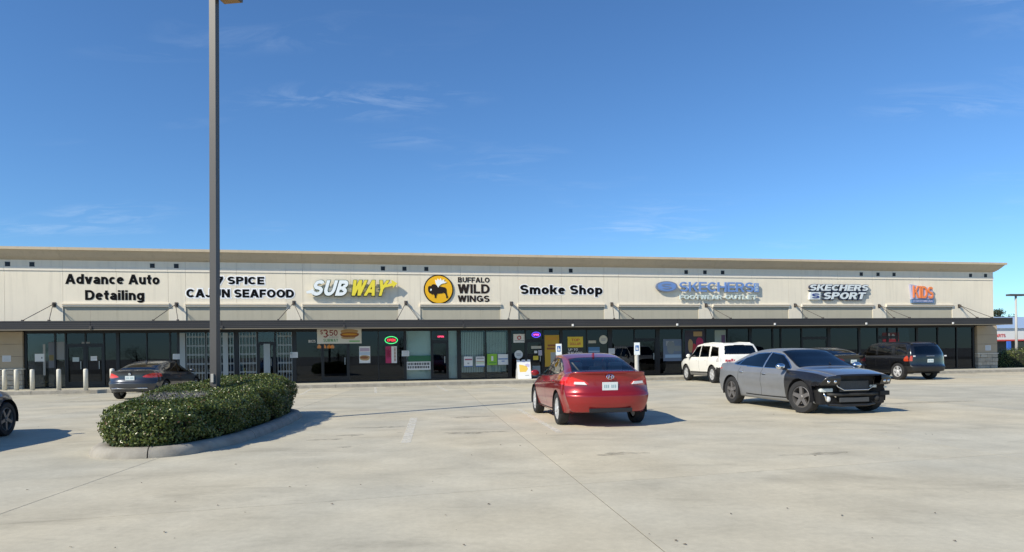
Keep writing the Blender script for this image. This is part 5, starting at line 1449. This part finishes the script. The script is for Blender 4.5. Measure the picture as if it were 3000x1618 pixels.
# ---- red saloon, tail towards us
P_RED = paint('red', (.30, .009, .011), .28, .40)
red_sp = dict(x=(-2.2, 2.2), paint=P_RED, arch=.365, arch_z=.335, axles=(1.38, -1.32), wheel_r=.325, tyre_w=.20, track=.875, rim_r=.222, spokes=10, spw=.09, rim=M_ALLOY,
    k=dict(zb={-2.2: .30, -1.6: .24, 0: .20, 1.6: .20, 2.2: .22},
           ws={-2.2: .74, -1.6: .83, 0: .835, 1.5: .83, 2.2: .70},
           wm={-2.2: .83, -1.5: .885, 0: .8875, 1.5: .88, 2.2: .76},
           zf={-2.2: .70, 0: .62, 2.2: .56},
           wb={-2.2: .73, -1.7: .775, -1.0: .80, 0: .81, 1.0: .80, 1.6: .76, 2.2: .62},
           zs={-2.2: 1.035, -1.7: 1.02, -1.0: .975, 0: .925, 1.0: .895, 1.6: .82, 2.0: .70, 2.2: .62},
           wr={-2.2: .70, -1.75: .67, -1.5: .635, -1.0: .585, -.4: .575, .2: .57, .6: .60, 1.0: .66, 1.25: .62, 1.8: .56, 2.2: .48},
           zr={-2.2: 1.055, -1.78: 1.06, -1.5: 1.15, -1.0: 1.29, -.4: 1.365, .15: 1.355, .6: 1.18, 1.0: .99, 1.1: .945, 1.6: .845, 2.2: .64},
           zt={-2.2: 1.075, -1.78: 1.085, -1.5: 1.185, -1.0: 1.345, -.4: 1.43, .15: 1.42, .6: 1.25, 1.02: 1.04, 1.12: .985, 1.6: .88, 2.0: .755, 2.2: .66}),
    rear=[(.2, .10), (.36, .0), (.50, -.05), (.61, -.055), (.68, .0), (.80, .035), (.92, .04), (1.0, .03), (1.06, -.01), (1.12, .02), (1.5, .1)], front=[(.15, .06), (.35, -.06), (.55, -.05), (.75, .03), (1.0, .1)],
    fade=(.55, .7), plan=((.34, 3.2), (.55, 2.6)), crease=[(.93, .70, .014, .035, -2.0, 1.5), (.42, .36, -.012, .06, -1.0, 1.0)],
    side_win=[[(.95, .945), (.30, 1.30), (-.02, 1.325), (-.08, .965)], [(-.14, .968), (-.08, 1.325), (-.62, 1.30), (-1.02, 1.185), (-1.12, 1.03)], [(-1.17, 1.04), (-1.08, 1.17), (-1.36, 1.085)]],
    windshield=(.22, 1.05, .035), backlight=(-1.745, -1.02, .045), glass=M_CARGLASS2, glass_rear=M_CARGLASS2,
    seams=[(.93, .30, .90), (-.11, .30, .95), (-1.12, .55, .99)], hseams=[(.27, .27, -.95, .95)],
    regions=[('tail_light', M_TAIL, 'rear', [(.86, .98), (.70, .97), (.47, .895), (.40, .84), (.52, .815), (.72, .80), (.88, .83)], True, -.02),
             ('bumper', P_RED, 'rear', [(0, .20), (1, .20), (1, .735), (.68, .735), (.68, .69), (.565, .615), (0, .615)], False, -.3),
             ('trunk_lid', P_RED, 'rear', [(0, .628), (.56, .628), (.66, .70), (.66, .80), (.40, .80), (.38, .90), (.66, .985), (.62, 1.1), (0, 1.12)], False, -.3),
             ('door', P_RED, 'side', [(.92, .28), (-.105, .28), (-.105, .97), (.92, .92)], True), ('door', P_RED, 'side', [(-.115, .28), (-.93, .28), (-1.0, .5), (-1.11, .60), (-1.115, 1.02), (-.115, .98)], True),
             ('head_light', M_HEADL, 'front', [(.42, .66), (.80, .72), (.82, .62), (.46, .58)], True), ('grille', M_TRIM, 'front', [(0, .52), (.5, .52), (.6, .30), (0, .30)], False)])
heading = lambda p_rear, p_front: math.atan2(p_front[1]-p_rear[1], p_front[0]-p_rear[0])
def set_by_axle(pr, pf, sp, sgn):
    """centre of the car from the ground points of its two wheels on one side"""
    h = heading(pr, pf); f_ = Vector((math.cos(h), math.sin(h))); l_ = Vector((-f_.y, f_.x))
    mid = (Vector(pr)+Vector(pf))/2-l_*(sgn*(sp['track']-.10)) if not isinstance(sp['track'], tuple) else (Vector(pr)+Vector(pf))/2-l_*(sgn*(sp['track'][0]-.10))
    c = mid-f_*((sp['axles'][0]+sp['axles'][1])/2)
    return (c.x, c.y, 0), h
loc, h = set_by_axle(ground_at(1644, 1243), ground_at(1579, 1210), red_sp, 1)
rc = car('red_saloon', 'dark red four door saloon seen from its tail in mid car park', loc, h, red_sp)
mirror(rc, .78, .86, .99, P_RED)
handles(rc, [(.02, .868, .83), (-.98, .868, .87)], P_RED)
plate(rc, -2.182, .795, -.03)
seats(rc, (.0, -1.02), M_SEAT, ztop=1.14)
MB().bbox(-1.72, -1.22, -.56, .56, .96, 1.0, .02).build('parcel_shelf', M_CABIN, rc, recalc=False)
for s_ in (1, -1):
    o = MB().prism_y([(-.02, 0), (.23, .015), (.22, .06), (.03, .055)], -.012, .012).build('reverse_lens', M_LENSW, rc)
    o.location = (-2.135, s_*.46, .825); o.rotation_euler = (0, 0, s_*(PI/2-.30) if s_ > 0 else -PI/2+.30)
em = MB().lathe([(.052, 0), (.062, .006), (.062, .012), (.052, .016)], 24, 'x', (0, 0, 0), close=False).build('emblem', M_CHROME, rc)
em.location = (-2.205, 0, .975); em.scale = (1, 1.25, .8)
MB().tube([(-2.213, .035, .945), (-2.213, .022, 1.005)], .008, 6).tube([(-2.213, -.022, .945), (-2.213, -.035, 1.005)], .008, 6).tube([(-2.213, .03, .968), (-2.213, -.03, .982)], .007, 6).build('emblem_letter', M_CHROME, rc)
MB().prism_y([(-.98, 1.34), (-.82, 1.36), (-.90, 1.43), (-.965, 1.435)], -.012, .012).build('roof_antenna', P_RED, rc)
MB().bbox(-2.225, -2.19, -.42, .42, .30, .38, .012).build('bumper_inset', M_TRIM, rc, recalc=False)

def scaled(sp, sx, sy, sz, **over):
    q = dict(sp)
    fac = {'zb': sz, 'zf': sz, 'zs': sz, 'zr': sz, 'zt': sz, 'ws': sy, 'wm': sy, 'wb': sy, 'wr': sy}
    q['k'] = {n: {x*sx: v*fac[n] for x, v in d.items()} for n, d in sp['k'].items()}
    q['x'] = tuple(x*sx for x in sp['x']); q['axles'] = tuple(x*sx for x in sp['axles']); q['track'] = sp['track']*sy
    q['side_win'] = [[(x*sx, z*sz) for x, z in p] for p in sp['side_win']]
    for n in ('windshield', 'backlight'): a, b, c = sp[n]; q[n] = (a*sx, b*sx, c)
    q['rear'] = [(z*sz, v) for z, v in sp['rear']]; q['front'] = [(z*sz, v) for z, v in sp['front']]
    q['seams'] = [(x*sx, a*sz, b*sz) for x, a, b in sp['seams']]; q['hseams'] = [(a*sz, b*sz, c*sx, d*sx) for a, b, c, d in sp['hseams']]
    def rp(r):
        v = r[2]; k = (sx, sz) if v == 'side' else ((sy, sz) if v in ('rear', 'front') else (sx, sy))
        return (r[0], r[1], v, [(a*k[0], b*k[1]) for a, b in r[3]])+tuple(r[4:])
    q['regions'] = [rp(r) for r in sp['regions']]
    q.update(over)
    return q
def recolour(sp, new):
    old = sp['paint']; q = dict(sp); q['paint'] = new
    q['regions'] = [(r[0], new if r[1] is old else r[1])+tuple(r[2:]) for r in sp['regions']]
    return q

# ---- grey saloon parked nose-in on the left
P_GREY = paint('slate_grey', (.035, .040, .050), .30, .5)
gs = recolour(scaled(red_sp, 1.02, .98, .955, glass=M_CARGLASS, glass_rear=M_CARGLASS, spokes=7, spw=.14), P_GREY)
gs['crease'] = red_sp['crease'][:1]
px, py = ground_at(352, 1169)
hd = PI/2+FT
f_ = Vector((math.cos(hd), math.sin(hd))); l_ = Vector((-f_.y, f_.x))
hg = hd-math.radians(7); fg = Vector((math.cos(hg), math.sin(hg))); lg = Vector((-fg.y, fg.x))
c = Vector((px, py))-lg*(gs['track']-.1)-fg*gs['axles'][1]
gc = car('grey_saloon', 'dark grey saloon parked nose-in behind the hedge on the left', (c.x, c.y, 0), hg, gs)
mirror(gc, .80, .845, .945, P_GREY); handles(gc, [(.02, .85, .79), (-1.0, .85, .83)], P_GREY)
plate(gc, -2.235, .765, -.03, .31, .15, M_PLATE)
MB().bbox(-2.27, -2.22, -.60, .60, .39, .42, .008).build('bumper_strip', M_CHROME, gc, recalc=False)
MB().lathe([(.04, 0), (.05, .01), (.04, .02)], 16, 'x', (-2.26, 0, .90)).build('emblem', M_CHROME, gc)
MB().prism_y([(-1.0, 1.28), (-.84, 1.30), (-.92, 1.365), (-.98, 1.37)], -.012, .012).build('roof_antenna', P_GREY, gc)

# ---- dark blue saloon cut by the left photo edge
P_NAVY = paint('navy', (.012, .016, .050), .28, .4)
bs_ = recolour(scaled(red_sp, 1.03, 1.0, 1.0, glass=M_CARGLASS, glass_rear=M_CARGLASS, spokes=5, spw=.15, phase=.9, rim=M_ALLOYD), P_NAVY)
px, py = ground_at(6, 1278)
c = Vector((px, py))+l_*(bs_['track']-.1)-f_*bs_['axles'][0]
bc = car('blue_saloon', 'dark navy car whose front wheel shows at the left photo edge', (c.x, c.y, 0), hd, bs_)
mirror(bc, .80, .86, .99, P_NAVY); handles(bc, [(.02, .868, .83), (-.98, .868, .87)], P_NAVY)

# ---- primer grey saloon with its front bumper missing
P_PRIM = mat('paint_primer_grey', (.22, .228, .24), .42, .3, var=.06, vscale=2.5, coat=.25)
P_HOOD = mat('paint_hood_grey', (.17, .18, .205), .28, .5, var=.05, coat=.8)
P_BLKF = mat('paint_black_primer', (.010, .010, .013), .38, 0, var=.2, vscale=3, coat=.35)
ch = dict(x=(-2.48, 2.42), paint=P_PRIM, arch=.415, arch_z=.37, axles=(1.53, -1.52), wheel_r=.368, tyre_w=.235, track=.94, rim_r=.245, spokes=5, spw=.19, rim=M_ALLOYD, steer=math.radians(14), phase=.35,
    k=dict(zb={-2.48: .30, -1.8: .24, 0: .21, 1.8: .22, 2.42: .26}, ws={-2.48: .80, -1.7: .885, 0: .885, 1.6: .885, 2.42: .80}, wm={-2.48: .87, -1.6: .955, -.8: .945, 0: .94, 1.5: .952, 2.42: .86},
           zf={-2.48: .76, -1.5: .74, 0: .66, 1.5: .72, 2.42: .66}, wb={-2.48: .78, -1.7: .83, -1.0: .845, 0: .855, 1.0: .85, 1.6: .83, 2.42: .76},
           zs={-2.48: 1.06, -1.7: 1.045, -1.0: 1.005, 0: .98, 1.0: .965, 1.6: .94, 2.1: .89, 2.42: .84},
           wr={-2.48: .72, -1.9: .68, -1.6: .62, -1.0: .59, -.3: .60, .35: .61, .8: .66, 1.18: .72, 1.4: .68, 2.0: .64, 2.42: .60},
           zr={-2.48: 1.085, -1.92: 1.09, -1.6: 1.19, -1.0: 1.345, -.3: 1.415, .35: 1.375, .8: 1.19, 1.18: 1.025, 1.28: .995, 1.8: .95, 2.42: .865},
           zt={-2.48: 1.10, -1.92: 1.11, -1.6: 1.235, -1.0: 1.41, -.3: 1.48, .35: 1.445, .8: 1.255, 1.2: 1.07, 1.3: 1.035, 1.8: 1.0, 2.2: .945, 2.42: .895}),
    rear=[(.2, .10), (.4, .0), (.62, -.03), (.8, .02), (1.05, .03), (1.5, .1)], front=[(.15, .16), (.45, .10), (.66, .06), (.80, .0), (.90, .02), (1.1, .1)], fade=(.5, .5), plan=((.28, 3.2), (.22, 3.2)),
    crease=[(.90, .86, .012, .035, -2.2, .9), (.52, .48, -.022, .10, -1.1, 1.05)],
    side_win=[[(1.06, 1.0), (.50, 1.315), (.02, 1.365), (-.03, 1.01)], [(-.10, 1.012), (-.045, 1.365), (-.62, 1.345), (-1.16, 1.225), (-1.28, 1.06)], [(-1.33, 1.065), (-1.22, 1.20), (-1.56, 1.09)]],
    windshield=(.40, 1.22, .03), backlight=(-1.88, -1.05, .04), glass=glass_mat('car_glass_blue', (.05, .07, .10), .085), trim=M_CHROME,
    seams=[(.98, .30, .97), (-.07, .30, 1.0), (-1.14, .62, 1.02)], hseams=[(.31, .31, -1.0, 1.0)],
    cut=lambda x, y, z, n, sg: ((x > 1.97) & (z < .64)) | ((sg == 'F') & (np.abs(y) < .50) & (z < .86)) | ((x > 2.15) & (z < .66)),
    regions=[('head_light', M_HEADL, 'front', [(.50, .80), (.95, .85), (.95, .66), (.50, .66)], True, .15), ('hood', P_HOOD, 'top', [(1.27, 0), (2.6, 0), (2.6, .80), (2.0, .80), (1.27, .84)], False, 'deF'),
             ('wing', P_BLKF, 'side', [(.986, .20), (2.7, .20), (2.7, 1.0), (.986, 1.0)], True, 'bcF'), ('sill', P_PRIM, 'side', [(1.0, .15), (-1.05, .15), (-1.05, .30), (1.0, .30)], True, 'abc'),
             ('door', P_PRIM, 'side', [(.974, .30), (-.064, .30), (-.064, 1.02), (.974, 1.0)], True), ('door', P_PRIM, 'side', [(-.076, .30), (-1.0, .30), (-1.12, .62), (-1.134, 1.04), (-.076, 1.03)], True),
             ('tail_light', M_TAIL, 'rear', [(.0, .98), (.85, .98), (.85, .84), (.0, .84)], False, -.02)])
loc, h = set_by_axle(ground_at(2152, 1182), ground_at(2352, 1210), ch, -1)
cc = car('grey_wrecked_saloon', 'primer grey saloon with black front wing and missing front bumper', loc, h, ch)
mirror(cc, .93, .90, 1.05, M_CHROME, .10, .15, .24)
handles(cc, [(.08, .925, .86), (-.98, .925, .88)], M_CHROME)
M_RUST = mat('grimy_metal', (.030, .029, .028), .6, metal=.3, var=.4, vscale=9)
M_RAD = mat('radiator_core', (.075, .078, .082), .6, metal=.4, var=.15, vscale=30)
M_FOAM = mat('foam_white', (.62, .66, .64), .6)
MB().bbox(1.90, 2.10, -.80, .80, .22, .66, .03).build('inner_panel', M_WELL, cc, recalc=False)
MB().bbox(2.02, 2.10, -.56, .56, .24, .88, .01).build('radiator_support', M_RUST, cc, recalc=False)
MB().bbox(2.12, 2.16, -.36, .36, .50, .74, .008).build('radiator', M_RAD, cc, recalc=False)
MB().bbox(2.13, 2.17, -.36, .36, .27, .37, .008).build('oil_cooler', M_RAD, cc, recalc=False)
MB().tube([(2.08, -.62, .44), (2.15, -.40, .44), (2.17, 0, .44), (2.15, .40, .44), (2.08, .62, .44)], .042, 8).build('crash_beam', M_RUST, cc, smooth=True)
MB().tube([(2.16, -.50, .80), (2.20, -.44, .62), (2.22, -.30, .54), (2.22, .30, .54), (2.20, .44, .62), (2.16, .50, .80)], .014, 6).build('grille_surround', M_CHROME, cc, smooth=True)
MB().tube([(2.06, -.58, .22), (2.16, -.3, .20), (2.16, .3, .20), (2.06, .58, .22)], .03, 6).build('splash_lip', M_TRIM, cc)
for s_ in (1, -1):
    MB().bbox(1.98, 2.16, min(s_*.52, s_*.82), max(s_*.52, s_*.82), .64, .68, .01).build('lamp_bracket', M_TRIM, cc, recalc=False)
    for k_, yy in enumerate((.60, .73)):
        MB().lathe([(.034, 0), (.038, .012), (.026, .03)], 18, 'x', (2.335-.045*k_, s_*yy, .735)).build('lamp_projector', M_CHROME, cc, smooth=True)
    MB().lathe([(.06, 0), (.065, .03), (.045, .05)], 18, 'x', (2.07, s_*.60, .34)).build('fog_lamp', M_LENSW if s_ < 0 else M_RUST, cc, smooth=True)
MB().bbox(2.02, 2.13, -.80, -.50, .50, .58, .02).build('foam_block', M_FOAM, cc, recalc=False)
MB().tube([(2.08, -.72, .50), (2.12, -.68, .40), (2.10, -.66, .30)], .022, 6).build('loose_bracket', M_CHROME, cc, smooth=True)
MB().tube([(2.10, -.50, .46), (2.14, -.44, .38)], .018, 6).build('loose_bracket', M_CHROME, cc, smooth=True)
MB().bbox(2.05, 2.12, .68, .92, .40, .50, .01).build('bumper_mount', M_RUST, cc, recalc=False)
MB().bbox(2.03, 2.08, .66, .88, .56, .60, .008).build('bumper_clip', M_FOAM, cc, recalc=False)
MB().bbox(2.12, 2.155, .40, .56, .58, .64, .008).build('bumper_clip', M_FOAM, cc, recalc=False)
MB().tube([(1.17, .15, 1.085), (1.10, .16, 1.13)], .008, 6).build('wiper', M_TRIM, cc)

# ---- utility cars nosed up to the walk
P_WHT = paint('white', (.78, .76, .70), .35, 0, .6)
suv = dict(x=(-2.45, 2.45), paint=P_WHT, arch=.44, arch_z=.39, axles=(1.50, -1.45), wheel_r=.385, tyre_w=.25, track=.985, rim_r=.25, spokes=6, spw=.16, rim=M_ALLOY,
    k=dict(zb={-2.45: .44, -1.6: .32, 0: .30, 1.7: .30, 2.45: .36}, ws={-2.45: .88, 0: .93, 1.6: .93, 2.45: .82}, wm={-2.45: .97, -1.6: 1.0, 0: 1.0, 1.5: .995, 2.45: .90},
           zf={-2.45: .92, 0: .90, 2.45: .84}, wb={-2.45: .92, -1.5: .945, 0: .95, 1.1: .945, 1.6: .92, 2.45: .82}, zs={-2.45: 1.20, -1.0: 1.19, 0: 1.18, 1.1: 1.165, 1.7: 1.12, 2.45: 1.02},
           wr={-2.45: .76, -1.0: .78, .4: .78, .75: .80, 1.2: .84, 1.4: .80, 2.45: .70}, zr={-2.45: 1.74, -1.5: 1.79, -.3: 1.81, .45: 1.75, .8: 1.52, 1.22: 1.235, 1.32: 1.20, 1.8: 1.15, 2.45: 1.05},
           zt={-2.45: 1.81, -1.5: 1.86, -.3: 1.88, .45: 1.83, .8: 1.60, 1.24: 1.28, 1.34: 1.245, 1.8: 1.20, 2.3: 1.12, 2.45: 1.08}),
    rear=[(.3, .06), (.5, -.02), (.66, -.04), (.74, .02), (1.2, .05), (1.5, .16), (1.75, .32), (1.95, .42)], front=[(.2, .10), (.45, .0), (.8, .0), (1.0, .05), (1.2, .12)], fade=(.6, .5), plan=((.20, 3.4), (.25, 3.2)), bulge=.015, rnd=.6, shp=3.2,
    side_win=[[(1.10, 1.215), (.56, 1.68), (.02, 1.725), (0, 1.225)], [(-.12, 1.225), (-.10, 1.725), (-.96, 1.705), (-1.06, 1.23)], [(-1.26, 1.25), (-1.20, 1.69), (-1.86, 1.62), (-2.02, 1.27)]],
    windshield=(.50, 1.24, .03), backlight=(-9, -8, .0), seams=[(1.06, .45, 1.15), (-.06, .42, 1.18), (-1.0, .80, 1.19)], hseams=[(.46, .46, -.95, 1.0)], trim=None,
    regions=[('rear_window', M_CARGLASS, 'rear', [(0, 1.27), (.74, 1.27), (.66, 1.64), (0, 1.69)], False, -.15), ('tail_light', M_TAILO, 'rear', [(.85, 1.20), (1.1, 1.20), (1.1, .94), (.87, .94)], True, -.05),
             ('rear_bumper', M_TRIM, 'rear', [(0, .3), (1.2, .3), (1.2, .70), (0, .70)], False, -.05), ('tailgate', P_WHT, 'rear', [(0, .71), (.80, .71), (.80, 1.24), (0, 1.24)], False, -.2),
             ('sill_cladding', mat('grey_cladding', (.16, .155, .145), .6), 'side', [(1.05, .25), (-1.0, .25), (-1.0, .50), (1.05, .50)], True, 'abc'),
             ('door', P_WHT, 'side', [(1.05, .50), (-.054, .50), (-.054, 1.2), (1.05, 1.2)], True), ('door', P_WHT, 'side', [(-.066, .50), (-.93, .50), (-.99, .85), (-.99, 1.22), (-.066, 1.22)], True),
             ('head_light', M_HEADL, 'front', [(.5, .98), (.95, 1.02), (.95, .80), (.5, .78)], True), ('grille', M_TRIM, 'front', [(0, 1.0), (.48, 1.0), (.48, .72), (0, .72)], False)])
suv['trim'] = M_TRIM
def roof_rails(r, m, z, y, xa, xb):
    for s_ in (1, -1):
        MB().tube([(xa, s_*y, z-.05), (xa-.10, s_*y, z+.02), ((xa+xb)/2, s_*y, z+.05), (xb+.10, s_*y, z+.01), (xb, s_*y, z-.07)], .022, 8).build('roof_rail', m, r, smooth=True)
loc, h = set_by_axle(ground_at(2090, 1122.6), ground_at(2014, 1115), suv, 1)
wsp = scaled(suv, 1.0, .97, .955); wsp['regions'] = [(r[0], mat('clear_tail_lens', (.55, .52, .50), .15, coat=1) if r[0] == 'tail_light' else r[1])+tuple(r[2:]) for r in suv['regions']]
wc = car('white_utility_car', 'white utility car with a small red mark at its rear parked nose-in', loc, h, wsp)
mirror(wc, .98, .94, 1.20, P_WHT, .10, .19, .21); handles(wc, [(.10, .955, .99), (-.82, .955, 1.01)], P_WHT)
roof_rails(wc, P_WHT, 1.745, .63, .2, -2.0)
plate(wc, -2.44, .95, -.05)
dm = mat('red_vinyl', (.45, .03, .06), .4)
o = MB().box(-.006, 0, -.06, .06, 0, .11).box(-.006, 0, -.22, -.09, .0, .09).box(-.006, 0, -.36, -.25, .02, .15).box(-.006, 0, -.47, -.39, .0, .10).box(-.006, 0, -.50, .08, -.03, -.015).build('rear_decal', dm, wc)
o.location = (-2.40, .70, .97); o.scale = (1, .85, .7)

P_BLK = paint('black', (.010, .011, .014), .25, .3)
sv2 = recolour(scaled(suv, .93, .93, .905, spokes=5, spw=.20), P_BLK)
sv2['regions'] = [(r[0], M_TRIM if r[0] == 'sill_cladding' else r[1])+tuple(r[2:]) for r in sv2['regions']]
rl_ = ground_at(2634, 1113)
c = Vector(rl_)-l_*(sv2['track']-.1)-f_*sv2['axles'][1]
kc = car('black_utility_car', 'black utility car with an amber red tail lamp parked near the right end', (c.x, c.y, 0), hd, sv2)
mirror(kc, .92, .90, 1.14, P_BLK, .10, .18, .20); handles(kc, [(.10, .915, .94), (-.76, .915, .96)], P_BLK)
roof_rails(kc, M_TRIM, 1.66, .62, .2, -1.95)
plate(kc, -2.265, .86, -.05, .31, .15)
for s_, m_ in ((1, M_LENSW), (-1, M_LENSW)):
    MB().bbox(-2.25, -2.22, min(s_*.755, s_*.86), max(s_*.755, s_*.86), 1.04, 1.10, .01).build('reverse_lens', m_, kc, recalc=False)
MB().bbox(-2.28, -2.20, -.20, .20, 1.06, 1.085, .01).build('tailgate_handle', M_CHROME, kc, recalc=False)

P_DKG = paint('charcoal', (.008, .009, .011), .3, .3)
M_TAILD = mat('tail_lens_dim', (.12, .008, .01), .3)
sv3 = recolour(scaled(red_sp, 1.02, 1.03, 1.07, glass=M_CARGLASS, glass_rear=M_CARGLASS, spokes=5, spw=.17), P_DKG)
sv3['regions'] = [(r[0], M_TAILD if r[0] == 'tail_light' else r[1])+tuple(r[2:]) for r in sv3['regions']]
a_, b_ = ray(2462, 1040)
c = Vector((a_*31.2, 31.2))-f_*sv3['axles'][1]
dc = car('charcoal_saloon', 'charcoal saloon almost hidden behind the wrecked grey car', (c.x, c.y, 0), hd, sv3)
mirror(dc, .80, .885, 1.06, P_DKG); plate(dc, -2.235, .86, -.03)
